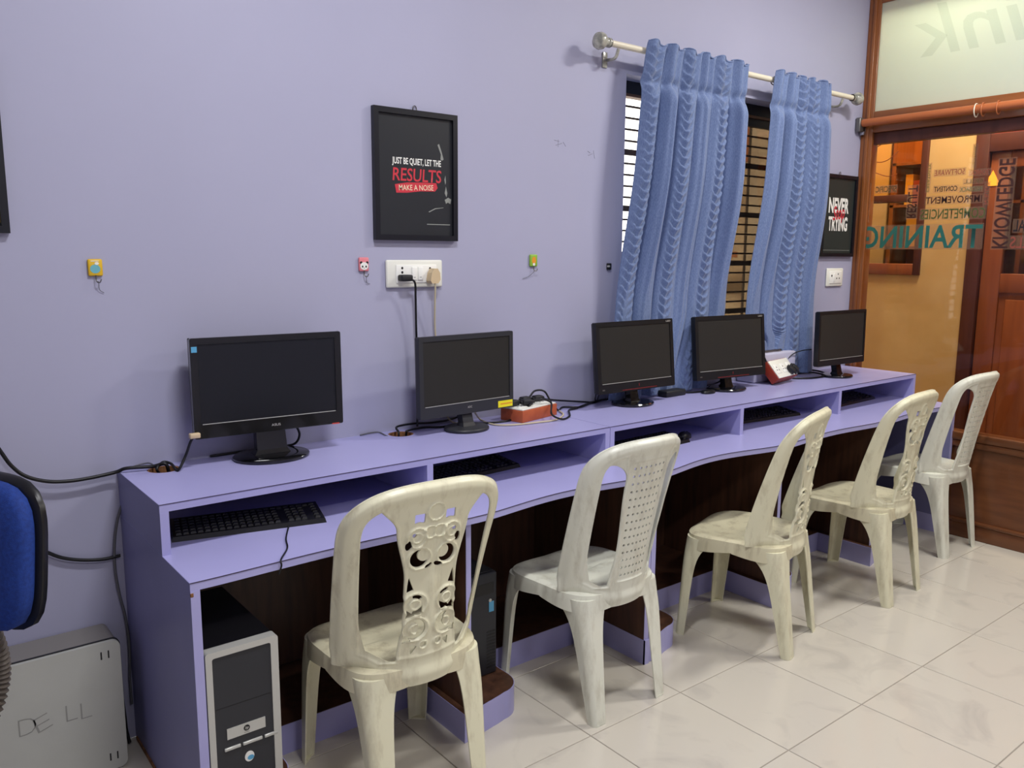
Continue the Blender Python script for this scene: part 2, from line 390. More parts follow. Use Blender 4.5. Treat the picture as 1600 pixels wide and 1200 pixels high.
# ------------------------------------------------------------------ glass partition (right side of the room)
pr = thing('wall_right', loc=(XP, -1, 0), world=True, kind='structure')
PT = 0.075; X1 = XP+PT
box('corner_post', (XP, -0.072, 0.60), (X1, 0.0, CEIL), 'wood', pr, 0.004)
box('post_bead', (XP-0.008, -0.05, 0.60), (XP, -0.03, CEIL), 'wood', pr, 0.003)
box('top_rail', (XP, -3.6, 3.0), (X1, -0.072, CEIL), 'wood_h', pr, 0.004)
box('transom', (XP, -3.6, 2.28), (X1, -0.072, 2.40), 'wood_h', pr, 0.004)
box('transom_under_board', (XP+0.02, -3.6, 2.215), (X1, -0.072, 2.28), 'wood_maroon', pr, 0.003)  # darker maroon board below the transom, set back from its face
box('mullion', (XP, -1.62, 0.60), (X1, -1.54, 3.0), 'wood', pr, 0.004)
box('mullion', (XP, -3.6, 0.0), (X1, -3.5, 3.0), 'wood', pr, 0.004)
box('sill_rail', (XP-0.02, -3.6, 0.555), (X1, 0.0, 0.60), 'wood_dark', pr, 0.006)
box('sill_moulding', (XP-0.012, -3.6, 0.515), (X1, 0.0, 0.555), 'wood_dark', pr, 0.008)
box('lower_panel', (XP+0.012, -3.6, 0.10), (X1, 0.0, 0.515), 'wood_dark', pr)
box('skirting', (XP-0.004, -3.6, 0.0), (X1, 0.0, 0.085), 'wood_dark', pr, 0.004)
box('skirting_bead', (XP-0.012, -3.6, 0.085), (X1, 0.0, 0.105), 'wood_dark', pr, 0.006)
fg = box('frosted_pane', (XP+0.010, -1.54, 2.40), (XP+0.016, -0.072, 3.0), 'frosted_glass', pr)
box('frosted_pane', (XP+0.010, -3.5, 2.40), (XP+0.016, -1.62, 3.0), 'frosted_glass', pr)
cg = box('clear_pane', (XP+0.010, -1.54, 0.60), (XP+0.016, -0.072, 2.215), 'clear_glass', pr)
box('clear_pane', (XP+0.010, -3.5, 0.60), (XP+0.016, -1.62, 2.215), 'clear_glass', pr)
tag(box('wall_right_rear', (XP, YF, 0), (XP+0.1, -3.6, CEIL), 'wall_plain'), kind='structure')
# vinyl lettering on the far face, reads mirrored from this room
XV = XP+0.0175
def word(body, p0, p1, m, vert=False, bold=0.012, patch=True, nm='lettering', pane=None):
    """p0, p1: lower-left / upper-right pixels of the word as it shows in the photograph"""
    a = onx(p0[0], p0[1], XV); b = onx(p1[0], p1[1], XV)
    yr, yl = min(a.y, b.y), max(a.y, b.y); zb, zt = min(a.z, b.z), max(a.z, b.z)
    pane = pane or cg
    if patch:
        e = 0.006
        box('vinyl_patch', (XV+0.0008, yr-e, zb-e), (XV+0.0012, yl+e, zt+e), 'vinyl_patch', pane)
    if not vert: text(nm, body, yl-yr, zt-zb, m, pane, lambda s, t: (XV, yr+s, zb+t), bold)
    else: text(nm, body, zt-zb, yl-yr, m, pane, lambda s, t: (XV, yl-t, zb+s), bold)
word('TRAINING', (1347, 388), (1536, 350), 'v_teal', bold=0.02)
word('KNOWLEDGE', (1549, 388), (1588, 247), 'v_brown', True, 0.02)
word('COMPETENCIES', (1438, 343), (1540, 324), 'v_green')
word('IMPROVEMENT', (1446, 319), (1535, 304), 'v_brown')
word('CONTENT', (1459, 300), (1496, 290), 'v_dark')
word('FEEDBACK', (1499, 300), (1535, 291), 'v_sage')
word('SOFTWARE', (1460, 275), (1508, 263), 'v_red', bold=0.004)
word('TECHNICAL', (1515, 274), (1548, 264), 'v_red', bold=0.004)
word('SKILL', (1506, 287), (1536, 279), 'v_olive', bold=0.004)
word('RESULT', (1416, 341), (1435, 290), 'v_brown', True)
word('PROFESSIONAL', (1349, 347), (1360, 287), 'v_dark', True)
word('SPECIFIC', (1368, 301), (1401, 290), 'v_olive')
word('VOCATIONAL', (1519, 262), (1527, 226), 'v_olive', True, 0.004)
word('CREATIVITY', (1447, 300), (1455, 256), 'v_green', True, 0.004)
word('INTELLECT', (1537, 320), (1546, 285), 'v_red', True, 0.004)
word('PERSONAL', (1583, 362), (1662, 342), 'v_dark')
word('SKILLS', (1577, 388), (1640, 369), 'v_red')
# faint lettering on the frosted pane
def faint(body, y0, y1, z0, z1, m, sh=0.0):
    text('faint_lettering', body, y1-y0, z1-z0, m, fg, lambda s, t: (XP+0.0094, y0+s, z0+t), 0.01, sh)
faint('Think', -1.30, -0.27, 2.66, 2.93, 'v_faint', 0.3)
# curtain pipe along the transom
cp = thing('curtain_pipe', 'brown round pipe running along the transom of the glass partition', 'curtain rod', (XP-0.05, -0.05, 2.30), world=True)
tube('pipe', [(XP-0.045, -0.035, 2.335), (XP-0.045, -3.4, 2.335)], 0.022, 'pipe', cp, 14, smooth_path=False)
box('bracket', (XP-0.075, -0.034, 2.285), (XP-0.012, -0.004, 2.365), 'steel', cp, 0.006)
box('bracket_plate', (XP-0.03, -0.034, 2.27), (XP-0.001, -0.006, 2.31), 'chrome', cp, 0.003)
for yy in (-0.665, -0.70, -0.775):
    vs = [(XP-0.045+0.027*cos(a), yy, 2.328+0.034*sin(a)) for a in [2*pi*i/20 for i in range(21)]]
    tube('ring', vs, 0.003, 'pipe' if yy != -0.665 else 'rod_cream', cp, 6, 1, smooth_path=False)

# ------------------------------------------------------------------ the corridor and the room beyond the glass
XW = 5.36
wf = thing('wall_far', loc=(XW, 0, 0), world=True, kind='structure')
def wpt(u, v): return onx(u, v, XW)
wy1, wy0 = 0.66, wpt(1437, 431).y        # window opening (left, right as seen)
wz0, wz1 = wpt(1434, 431).z+0.005, wpt(1438, 180).z
dy1 = wpt(1512, 400).y                    # door frame left edge
dy0 = dy1-1.02; dz1 = 2.75
plate('panelling', [(YF, 0), (0.70, 0), (0.70, CEIL), (YF, CEIL)],
      [[(wy0, wz0), (wy1, wz0), (wy1, wz1), (wy0, wz1)], [(dy0, 0.02), (dy1, 0.02), (dy1, dz1), (dy0, dz1)]], XW, XW+0.06, YZ, 'beige', wf)
tag(box('wall_corridor_end', (XP+0.05, 0.70, 0), (7.5, 0.78, CEIL), 'beige'), kind='structure')
tag(box('wall_corridor_side', (XP+0.0, 0.14, 0), (XP+0.05, 0.78, CEIL), 'neighbour'), kind='structure')
tag(box('wall_office_rear', (7.4, YF, 0), (7.5, 0.70, CEIL), 'beige'), kind='structure')
w2 = thing('window_2', loc=(XW, wy0, wz0), world=True, kind='structure')
fwid = 0.045
box('frame_stile', (XW-0.02, wy0-0.0, wz0), (XW+0.07, wy0+fwid, wz1), 'wood_maroon', w2, 0.004)
box('frame_stile', (XW-0.02, wy1-fwid, wz0), (XW+0.07, wy1, wz1), 'wood_maroon', w2, 0.004)
box('frame_rail', (XW-0.02, wy0+fwid, wz0), (XW+0.07, wy1-fwid, wz0+0.075), 'wood_door', w2, 0.004)
box('frame_rail', (XW-0.02, wy0+fwid, wz1-0.05), (XW+0.07, wy1-fwid, wz1), 'wood_maroon', w2, 0.004)
zm = wpt(1385, 310).z
box('frame_rail', (XW-0.01, wy0+0.13, zm-0.03), (XW+0.06, wy1-fwid, zm+0.02), 'wood_maroon', w2, 0.004)
pn = box('pane', (XW+0.02, wy0+fwid, zm+0.02), (XW+0.026, wy1-fwid, wz1-0.05), 'amber_glass', w2)
box('pane', (XW+0.02, wy0+fwid, wz0+0.075), (XW+0.026, wy1-fwid, zm-0.03), 'clear_glass', w2)
for q, (ya, za, ph) in enumerate([(0.10, .08, 0), (0.12, .2, 1), (0.1, .32, 2), (0.12, .45, .6), (.08, .55, 1.7)]):   # flowing vines etched in the pane
    P = [(XW+0.0185, wy1-fwid-0.02-s*0.36, zm+0.03+za+0.05*sin(s*5+ph)+0.10*s) for s in [i/10 for i in range(11)]]
    tube('etched_vine', P, 0.003, 'wood_door', pn, 5, 3)
# shelves behind that window
sh = thing('book_shelf', 'lit wooden shelf with coloured files behind the corridor window', 'shelf', (6.3, .5, 0), world=True)
box('back', (6.42, -0.3, 0.9), (6.45, 0.68, 2.6), 'wood', sh)
for zz in (1.0, 1.32, 1.64, 1.96, 2.28): box('board', (6.15, -0.3, zz-0.02), (6.42, 0.68, zz), 'wood', sh)
for yy in (-0.285, 0.2, 0.66): box('side', (6.15, yy-0.015, 0.0), (6.42, yy+0.015, 2.6), 'wood', sh)
rb = random.Random(3)
for zz, nm in ((1.64, 'lower'), (1.96, 'upper')):
    y = -0.1; cnt_ = 0
    while y < 0.55:
        w_ = rb.uniform(0.05, 0.10); hh = rb.uniform(0.17, 0.26)
        if abs(y+w_/2-0.2) > 0.07:
            cnt_ = cnt_+1; ci = rb.randrange(6)
            tag(box('file_box', (6.18, y, zz), (6.40, y+w_-0.006, zz+hh), BOOKC[ci]), '%s file, %s from the right on the %s lit shelf behind the corridor window' % (('tan', 'dark red', 'cream', 'grey green', 'brown', 'amber')[ci], ('first', 'second', 'third', 'fourth', 'fifth', 'sixth', 'seventh', 'eighth', 'ninth', 'tenth')[cnt_-1], nm), 'file', 'files on the far shelf')
        y += w_
lt = thing('pendant_lamp', 'glowing warm round lamp showing at the top of the corridor window', 'lamp', (6.1, 0.15, 2.4), world=True)
lathe('shade', [(0.02, 0.1), (0.07, 0.06), (0.10, 0.0), (0.085, -0.01), (0.05, 0.0)], 'lamp_glow', lt, 20, Matrix.Translation((6.0, 0.1, 2.72)))
tube('cord', [(6.0, 0.1, 2.81), (6.0, 0.1, CEIL)], 0.004, 'black', lt, 6, smooth_path=False)
ct = thing('counter', 'pale counter top behind the corridor window', 'counter', (5.8, 0.2, 0), world=True)
box('top', (5.55, -0.1, 1.46), (5.95, 0.6, 1.49), 'paper', ct); box('front', (5.58, -0.1, 0), (5.92, 0.6, 1.46), 'beige', ct)
sm = thing('desk_monitor', 'small black monitor on the pale counter behind the corridor window', 'monitor', (5.75, 0.08, 1.49), world=True)
box('screen', (5.74, 0.02, 1.53), (5.76, 0.17, 1.62), 'black', sm, 0.003); box('foot', (5.72, 0.06, 1.49), (5.80, 0.13, 1.53), 'black', sm)
pb = tag(box('white_board', (5.985, -0.02, 1.50), (6.0, 0.32, 1.80), 'paper'), 'pale board standing behind the small monitor', 'board')
# door with glazed upper half
dr = thing('door_1', loc=(XW, dy1-0.5, 0), world=True, kind='structure')
box('jamb', (XW-0.03, dy1-0.085, 0), (XW+0.08, dy1, dz1), 'wood_maroon', dr, 0.004)
box('jamb', (XW-0.03, dy0, 0), (XW+0.08, dy0+0.085, dz1), 'wood_maroon', dr, 0.004)
zt_ = wpt(1575, 236).z
box('door_head', (XW-0.03, dy0+0.085, zt_), (XW+0.08, dy1-0.085, zt_+0.11), 'wood_maroon', dr, 0.004)
box('transom_panel', (XW+0.02, dy0+0.085, zt_+0.11), (XW+0.04, dy1-0.085, dz1-0.05), 'red_paint', dr)
box('jamb_head', (XW-0.03, dy0+0.085, dz1-0.05), (XW+0.08, dy1-0.085, dz1), 'wood_maroon', dr, 0.004)
ly1 = dy1-0.09; ly0 = dy0+0.09; gz = wpt(1580, 428).z; sty = 0.115
leaf = box('leaf_stile', (XW+0.0, ly1-sty, 0.01), (XW+0.045, ly1, zt_), 'wood_door', dr, 0.004)
box('leaf_stile', (XW+0.0, ly0, 0.01), (XW+0.045, ly0+sty, zt_), 'wood_door', dr, 0.004)
box('leaf_rail', (XW, ly0+sty, zt_-0.10), (XW+0.045, ly1-sty, zt_), 'wood_door', dr, 0.004)
box('leaf_rail', (XW, ly0+sty, gz-0.12), (XW+0.045, ly1-sty, gz), 'wood_door', dr, 0.004)
box('leaf_rail', (XW, ly0+sty, 0.01), (XW+0.045, ly1-sty, 0.2), 'wood_door', dr, 0.004)
box('leaf_panel', (XW+0.015, ly0+sty, 0.2), (XW+0.03, ly1-sty, gz-0.12), 'wood_door', dr)
box('raised_field', (XW+0.006, ly0+sty+0.04, 0.24), (XW+0.015, ly1-sty-0.04, gz-0.16), 'wood_door', dr, 0.006)
dpn = box('pane', (XW+0.02, ly0+sty, gz), (XW+0.026, ly1-sty, zt_-0.10), 'clear_glass', dr)
sy, sz = wpt(1551, 279).y, wpt(1551, 279).z
plate('warning_sticker', [(sy-0.05, sz-0.045), (sy+0.05, sz-0.045), (sy, sz+0.05)], [], XW-0.004, XW-0.001, YZ, 'amber', leaf)  # sticker is no lamp; its amber colour is given an added glow
# things glimpsed through the door pane
bd = thing('filing_counter', 'cream counter with papers glimpsed through the door pane', 'counter', (6.3, -0.9, 0), world=True)
box('top', (6.1, -1.6, 1.50), (6.7, -0.36, 1.54), 'paper', bd); box('base', (6.14, -1.6, 0), (6.66, -0.36, 1.50), 'beige', bd)
tag(box('dark_box', (6.2, -0.75, 1.54), (6.45, -0.5, 1.72), 'charcoal', bev=0.01), 'dark grey box on the counter behind the door pane', 'box')
tag(box('teal_folder', (6.25, -0.86, 1.54), (6.4, -0.79, 1.78), 'teal_light'), 'pale teal folder standing beside the dark grey box', 'folder')
tag(box('notice_sheet', (7.385, -1.5, 1.7), (7.395, -0.5, 2.5), 'paper'), 'large pale notice sheet on the rear office wall', 'notice')

# ------------------------------------------------------------------ ceiling light fittings (above the frame)
for q, (lx, ly, pw, colr, sx, sy) in enumerate(LAMPS):
    f_ = thing('ceiling_light', ['white ceiling light fitting above the window end', 'white ceiling light fitting above the left monitors', 'white ceiling light fitting near the glass partition', 'white ceiling light fitting behind the viewer'][q], 'light', (lx, ly, CEIL), world=True, group='ceiling lights')
    box('housing', (lx-sx/2-0.02, ly-sy/2-0.02, CEIL-0.06), (lx+sx/2+0.02, ly+sy/2+0.02, CEIL), 'white_plastic', f_, 0.005)
    box('diffuser', (lx-sx/2, ly-sy/2, CEIL-0.068), (lx+sx/2, ly+sy/2, CEIL-0.06), 'diffuser', f_)

# ------------------------------------------------------------------ computer desk, two units
ZU, ZL, DU, DL = 0.894, 0.750, 0.448, 0.682
TH = 0.022
def build_desk(x0, x1, divs, label, holes, waves, left_is_end, lastpanel, feet):
    d = thing('computer_desk', label, 'desk', ((x0+x1)/2, -0.35, 0), world=True, group='two units of the long lavender desk')
    # raised shelf board
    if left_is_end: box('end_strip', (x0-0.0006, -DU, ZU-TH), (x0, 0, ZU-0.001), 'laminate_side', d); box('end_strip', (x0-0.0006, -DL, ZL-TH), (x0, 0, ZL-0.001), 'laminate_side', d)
    tb = plate('top_board', [(x0, -DU), (x1, -DU), (x1, 0), (x0, 0)], [circ(hx, -0.066, 0.048, 0.048, 28) for hx in holes], ZU-TH, ZU, XY, 'laminate', d)
    for hx in holes:
        n = 28; vs = []; fs = []
        for zz in (ZU-TH-0.012, ZU-0.0015):
            for i in range(n): vs.append((hx+0.0475*cos(2*pi*i/n), -0.066+0.0475*sin(2*pi*i/n), zz))
        for zz in (ZU-TH-0.012, ZU-0.0015):
            for i in range(n): vs.append((hx+0.0415*cos(2*pi*i/n), -0.066+0.0415*sin(2*pi*i/n), zz))
        for i in range(n):
            j = (i+1) % n; fs += [[i, j, n+j, n+i], [2*n+i, 3*n+i, 3*n+j, 2*n+j], [n+i, n+j, 3*n+j, 3*n+i], [i, 2*n+i, 2*n+j, j]]
        mesh('cable_hole_rim', vs, fs, 'raw_board', tb)
    box('edge_line', (x0, -DU-0.0012, ZU-0.0016), (x1, -DU+0.0006, ZU+0.0002), 'seam', tb)
    # end panels with stepped profile, dividers
    def step_panel(xa, xb, m, nm='end_panel'):
        return plate(nm, [(-0.0, 0.0), (-DL+0.001, 0.0), (-DL+0.001, ZL-TH), (-0.0, ZL-TH)], [], xa, xb, YZ, m, d)
    TW = 0.0235
    # side walls of the pigeon holes
    ups = [x0+TW/2]+list(divs)+[x1-TW/2]
    for ux in ups:
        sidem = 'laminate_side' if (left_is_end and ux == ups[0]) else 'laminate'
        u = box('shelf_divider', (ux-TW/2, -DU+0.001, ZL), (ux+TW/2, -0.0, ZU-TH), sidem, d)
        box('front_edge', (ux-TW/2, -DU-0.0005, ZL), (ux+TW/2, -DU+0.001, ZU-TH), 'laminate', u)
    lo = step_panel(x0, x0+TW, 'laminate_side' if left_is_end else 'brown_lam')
    box('front_edge', (x0, -DL-0.001, 0.0), (x0+TW, -DL+0.001, ZL-TH), 'laminate', lo)
    if left_is_end:
        box('chipped_corner', (x0-0.0006, -DL-0.0016, ZL-TH-0.016), (x0+0.008, -DL+0.004, ZL-TH-0.004), 'raw_board', lo, 0.002)
        box('foot_strip', (x0-0.004, -DL, 0.0), (x0, -0.02, 0.012), 'raw_board', lo)
    hi = plate('end_panel', [(0.0, 0.0), (-DL+0.001, 0.0), (-DL+0.001, ZL-TH), (0.0, ZL-TH)], [], x1-TW, x1, YZ, lastpanel, d)
    box('front_edge', (x1-TW, -DL-0.001, 0.0), (x1, -DL+0.001, ZL-TH), 'laminate', hi)
    box('skirting', (x1-TW-0.0025, -DL-0.008, 0.0), (x1-TW, -0.392, 0.0985), 'laminate', hi); box('skirting', (x1-TW-0.0025, -DL-0.008, 0.0), (x1, -DL-0.0015, 0.0985), 'laminate', hi)
    for dx in divs:
        lp = box('leg_panel', (dx-0.0095, -DL+0.016, 0.10), (dx+0.0095, -0.02, ZL-TH), 'brown_lam', d)
        box('front_edge', (dx-0.0095, -DL+0.014, 0.10), (dx+0.0095, -DL+0.016, ZL-TH), 'laminate', lp)
    # lower worktop with a shallow hollow in front of each seat
    xs = [x0]+list(divs)+[x1]; front = []
    for i in range(len(xs)-1):
        a, b = xs[i], xs[i+1]
        for k in range(24):
            t = k/24; e = min(1, max(0, (t-0.06)/0.88)); w = (1-cos(2*pi*e))/2 if 0 < e < 1 else 0
            front.append((a+(b-a)*t, -DL+waves[i]*w**0.7))
    front.append((x1, -DL))
    wt = plate('worktop', front+[(x1, 0), (x0, 0)], [], ZL-TH, ZL, XY, 'laminate', d, False)
    vs, fs = [], []
    for (fx, fy) in front:
        vs += [(fx, fy-0.0012, ZL-0.0018), (fx, fy-0.0012, ZL+0.0003), (fx, fy+0.0006, ZL+0.0003), (fx, fy+0.0006, ZL-0.0018)]
    for i in range(len(front)-1):
        for j in range(4): fs.append([4*i+j, 4*i+(j+1) % 4, 4*i+4+(j+1) % 4, 4*i+4+j])
    mesh('edge_line', vs, fs, 'seam', wt)
    box('shelf_back', (x0+TW, -0.012, ZL), (x1-TW, -0.002, ZU-TH), 'brown_lam', d)
    box('modesty_panel', (x0+TW, -0.02, 0.10), (x1-TW, -0.006, ZL-TH), 'brown_lam', d)
    # foot plinth with rounded lobes that carry the towers
    o = []
    starts = [x0+TW]+[dx-0.03 for dx in divs]
    for i, sx in enumerate(starts):
        if feet[i] is None: o.append((sx, -0.39)); continue
        ex = feet[i]; fy = -0.690; r = 0.085
        if i > 0: o.append((sx, -0.39))
        o += [(sx, fy), (ex-r-0.03, fy+0.028)]
        for k in range(9):
            a = -pi/2+pi/2*k/8; o.append((ex-r+r*cos(a), fy+0.035+r+r*sin(a)))
        r2 = 0.05; o.append((ex, -0.39-r2))
        for k in range(1, 7):
            a = pi-pi/2*k/6; o.append((ex+r2+r2*cos(a), -0.39-r2+r2*sin(a)))
    o.append((x1-TW, -0.39))
    pl = plate('plinth', o+[(x1-TW, -0.022), (x0+TW, -0.022)], [], 0.0, 0.0995, XY, 'brown_lam', d)
    vs, fs = [], []
    for i, (px, py) in enumerate(o):
        a = Vector(o[max(i-1, 0)]); b = Vector(o[min(i+1, len(o)-1)]); t = (b-a).normalized(); nn = Vector((t.y, -t.x))*0.0025
        for (qx, qy) in ((px, py), (px+nn.x, py+nn.y)):
            vs += [(qx, qy, 0.0), (qx, qy, 0.0985)]
    for i in range(len(o)-1):
        A, B = 4*i, 4*i+4
        fs += [[A+2, B+2, B+3, A+3], [A+1, A+3, B+3, B+1], [A, B, B+2, A+2], [A, A+1, B+1, B]]
    fs += [[0, 2, 3, 1], [len(vs)-4, len(vs)-3, len(vs)-1, len(vs)-2]]
    mesh('plinth_edging', vs, fs, 'laminate', pl)
    return d
XM = 1.9695
build_desk(0.273, XM, [1.1315], 'left lavender laminate desk unit holding the two left monitors', [0.392, 1.247], [0.012, 0.038], True, 'brown_lam', [0.545, 1.372])
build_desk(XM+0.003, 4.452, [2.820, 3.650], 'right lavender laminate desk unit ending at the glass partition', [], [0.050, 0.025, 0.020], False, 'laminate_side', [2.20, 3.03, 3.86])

# ------------------------------------------------------------------ monitors
def monitor(label, loc, rz, w, h, zc, tilt, side, bot, topb, bez, scr, base_r, base_m, neck_w, py=-0.045, line=True, deep=0.05):
    t = thing('monitor', label, 'monitor', loc, rz, 'monitors along the desk')
    ct_, st = cos(tilt), sin(tilt)
    def F(a, b, d): return (a, py+d*ct_+b*st, zc+b*ct_-d*st)
    outer = rrect(0, 0, w, h, 0.006, 3)
    inner = [(-w/2+side, -h/2+bot), (w/2-side, -h/2+bot), (w/2-side, h/2-topb), (-w/2+side, h/2-topb)]
    bz = plate('bezel', outer, [inner], -0.008, 0.012, F, bez, t)
    plate('screen', [(p[0]*1.004, p[1]) for p in inner], [], -0.0045, 0.002, F, scr, t)
    # back shell
    vs, fs = [], []
    rings = [(0.012, 0.0), (deep*0.6, 0.006), (deep, 0.05)]
    for d, ins in rings:
        for (a, b) in ((-w/2+ins, -h/2+ins), (w/2-ins, -h/2+ins), (w/2-ins, h/2-ins), (-w/2+ins, h/2-ins)): vs.append(F(a, b, d))
    for i in range(2):
        for j in range(4): fs.append([4*i+j, 4*i+(j+1) % 4, 4*i+4+(j+1) % 4, 4*i+4+j])
    fs += [[3, 2, 1, 0], [8, 9, 10, 11]]
    mesh('back_shell', vs, fs, 'black_matte', t)
    if line:
        plate('trim_line', [(-w/2+side+0.004, -h/2+bot-0.0022), (w/2-side-0.004, -h/2+bot-0.0022), (w/2-side-0.004, -h/2+bot), (-w/2+side+0.004, -h/2+bot)], [], -0.0088, -0.0075, F, 'silver', bz)
    # neck and foot
    ztop = zc-h/2+0.06
    vs = []
    for (zz, hw, y0, y1) in ((0.012, neck_w*0.62, -0.02, 0.03), (0.03, neck_w*0.5, -0.012, 0.022), (ztop, neck_w*0.46, -0.008+py+0.03, 0.02+py+0.035)):
        vs += [(-hw, y0, zz), (hw, y0, zz), (hw, y1, zz), (-hw, y1, zz)]
    fs = [[0, 3, 2, 1], [8, 9, 10, 11]]
    for i in range(2):
        for j in range(4): fs.append([4*i+j, 4*i+(j+1) % 4, 4*i+4+(j+1) % 4, 4*i+4+j])
    mesh('neck', vs, fs, base_m, t)
    rx, ry = base_r
    lathe('base', [(0.05*rx, 0.0), (0.97*rx, 0.0), (rx, 0.004), (rx, 0.009), (0.96*rx, 0.013), (0.6*rx, 0.016), (0.02*rx, 0.017)], base_m, t, 40, None, 1.0, ry/rx)
    t_F = F
    return t, bz, F
def lbl(bz, F, body, cx, cy, w, h, m, bold=0.0, nm='logo'):
    text(nm, body, w, h, m, bz, lambda s, t: F(cx-w/2+s, cy-h/2+t, -0.0086), bold)
def patch(bz, F, nm, x0, x1, z0, z1, m, d=-0.0088):
    plate(nm, [(x0, z0), (x1, z0), (x1, z1), (x0, z1)], [], d, -0.0075, F, m, bz)
t1, b1, F1 = monitor('large glossy black monitor at the left end of the desk with a blue corner sticker', (0.722, -0.118, ZU), radians(-4), 0.492, 0.316, 0.250, 0.02, 0.022, 0.046, 0.02, 'black_gloss', 'screen', (0.125, 0.105), 'black_gloss', 0.10, py=-0.01, line=True, deep=0.075)
lbl(b1, F1, 'ASUS', 0.012, -0.138, 0.030, 0.008, 'silver')
patch(b1, F1, 'energy_sticker', -0.242, -0.225, 0.114, 0.132, 'sticker_blue'); patch(b1, F1, 'red_mark', 0.206, 0.232, -0.159, -0.155, 'red_mark')
plate('button_marks', [(0.03, -0.1560), (0.19, -0.1560), (0.19, -0.1570), (0.03, -0.1570)], [], -0.0085, -0.0075, F1, 'charcoal', b1)
t2, b2, F2 = monitor('matte black monitor with a yellow sticker in its lower right corner', (1.490, -0.150, ZU), radians(3), 0.452, 0.304, 0.218, 0.02, 0.018, 0.046, 0.018, 'charcoal', 'screen_warm', (0.092, 0.08), 'charcoal', 0.05, py=-0.005, deep=0.045)
lbl(b2, F2, 'AOC', 0.004, -0.127, 0.022, 0.008, 'silver', 0.01)
st_ = (0.146, 0.221, -0.148, -0.122)
patch(b2, F2, 'yellow_sticker', *st_, 'yellow'); plate('sticker_print', [(0.158, -0.137), (0.218, -0.137), (0.218, -0.132), (0.158, -0.132)], [], -0.0092, -0.0086, F2, 'hook_orange', b2)
for (lab, loc, rz, w, h, zc, nm) in (('black monitor with thin red lip and small badge, left of the left curtain edge', (2.412, -0.150, ZU), radians(-1), 0.485, 0.312, 0.224, 0), ('black monitor with thin red lip and small badge, between the two curtains', (3.095, -0.150, ZU), radians(-6), 0.487, 0.312, 0.220, 1)):
    t3, b3, F3 = monitor(lab, loc, rz, w, h, zc, 0.10, 0.02, 0.044, 0.02, 'black', 'screen_warm', (0.104, 0.088), 'black_gloss', 0.05, py=-0.01, deep=0.045)
    patch(b3, F3, 'red_lip', -0.10, 0.12, -h/2+0.006, -h/2+0.009, 'red_dim'); patch(b3, F3, 'power_mark', 0.004, 0.008, -h/2+0.018, -h/2+0.030, 'red_dim')
    patch(b3, F3, 'corner_badge', -w/2+0.022, -w/2+0.036, -h/2+0.014, -h/2+0.020, 'steel'); lbl(b3, F3, 'LED', w/2-0.03, h/2-0.011, 0.030, 0.007, 'silver', 0.01, 'badge')
t5, b5, F5 = monitor('black monitor at the far right end of the desk beside the wooden post', (3.975, -0.235, ZU), radians(-2), 0.452, 0.300, 0.222, 0.02, 0.015, 0.036, 0.014, 'black', 'screen_warm', (0.092, 0.08), 'black_gloss', 0.045, py=-0.01, line=True, deep=0.04)

# ------------------------------------------------------------------ plastic chairs
def smooth(a, b, x):
    t = min(1, max(0, (x-a)/(b-a))); return t*t*(3-2*t)
SHP = {'ornate': dict(hs=0.225, ht=0.250, top=0.975, zc=0.83, n=2.8, y0=-0.207, l1=-0.008, l2=-0.045, wb=0.115, wt=0.040),
       'lattice': dict(hs=0.212, ht=0.224, top=0.984, zc=0.84, n=3.0, y0=-0.214, l1=-0.070, l2=-0.025, wb=0.060, wt=0.075)}
K = SHP['ornate']
def back_profile(z):           # centre line of the back (local y)
    t = (z-0.42)/0.52
    return K['y0']+K['l1']*t+K['l2']*t*t
def back_wrap(z):
    t = min(1, max(0, (z-0.42)/0.52))
    return K['wb']*(1-t)+K['wt']
def hwid(z): return K['hs']+(K['ht']-K['hs'])*min(1, max(0, (z-0.44)/(K['zc']-0.44)))
def outer_f(u, z):
    a = abs(u); h = hwid(z); ZC = K['zc']; HT = K['top']-ZC; n = K['n']
    f = h-a
    if z > ZC:
        A = a/h; B = (z-ZC)/HT; q = (A**n+B**n)**(1/n)
        if q > 0.35:
            g = sqrt((A**(n-1)/h)**2+(B**(n-1)/HT)**2)*q**(1-n); f = min((1-q)/g, 0.2)
        else: f = 0.1
    lowc = 0.385+0.055*smooth(0.08, 0.19, a)
    return min(f, z-lowc)
def crescent(u, z, cu, cz, r, off, r2):
    d1 = r-sqrt((u-cu)**2+(z-cz)**2); d2 = sqrt((u-cu-off[0])**2+(z-cz-off[1])**2)-r2
    return min(d1, d2)
def tri(u, z, P):
    d = 1e9
    for i in range(3):
        (x0, y0), (x1, y1) = P[i], P[(i+1) % 3]
        l = sqrt((x1-x0)**2+(y1-y0)**2); d = min(d, ((x1-x0)*(z-y0)-(y1-y0)*(u-x0))/l)
    return d
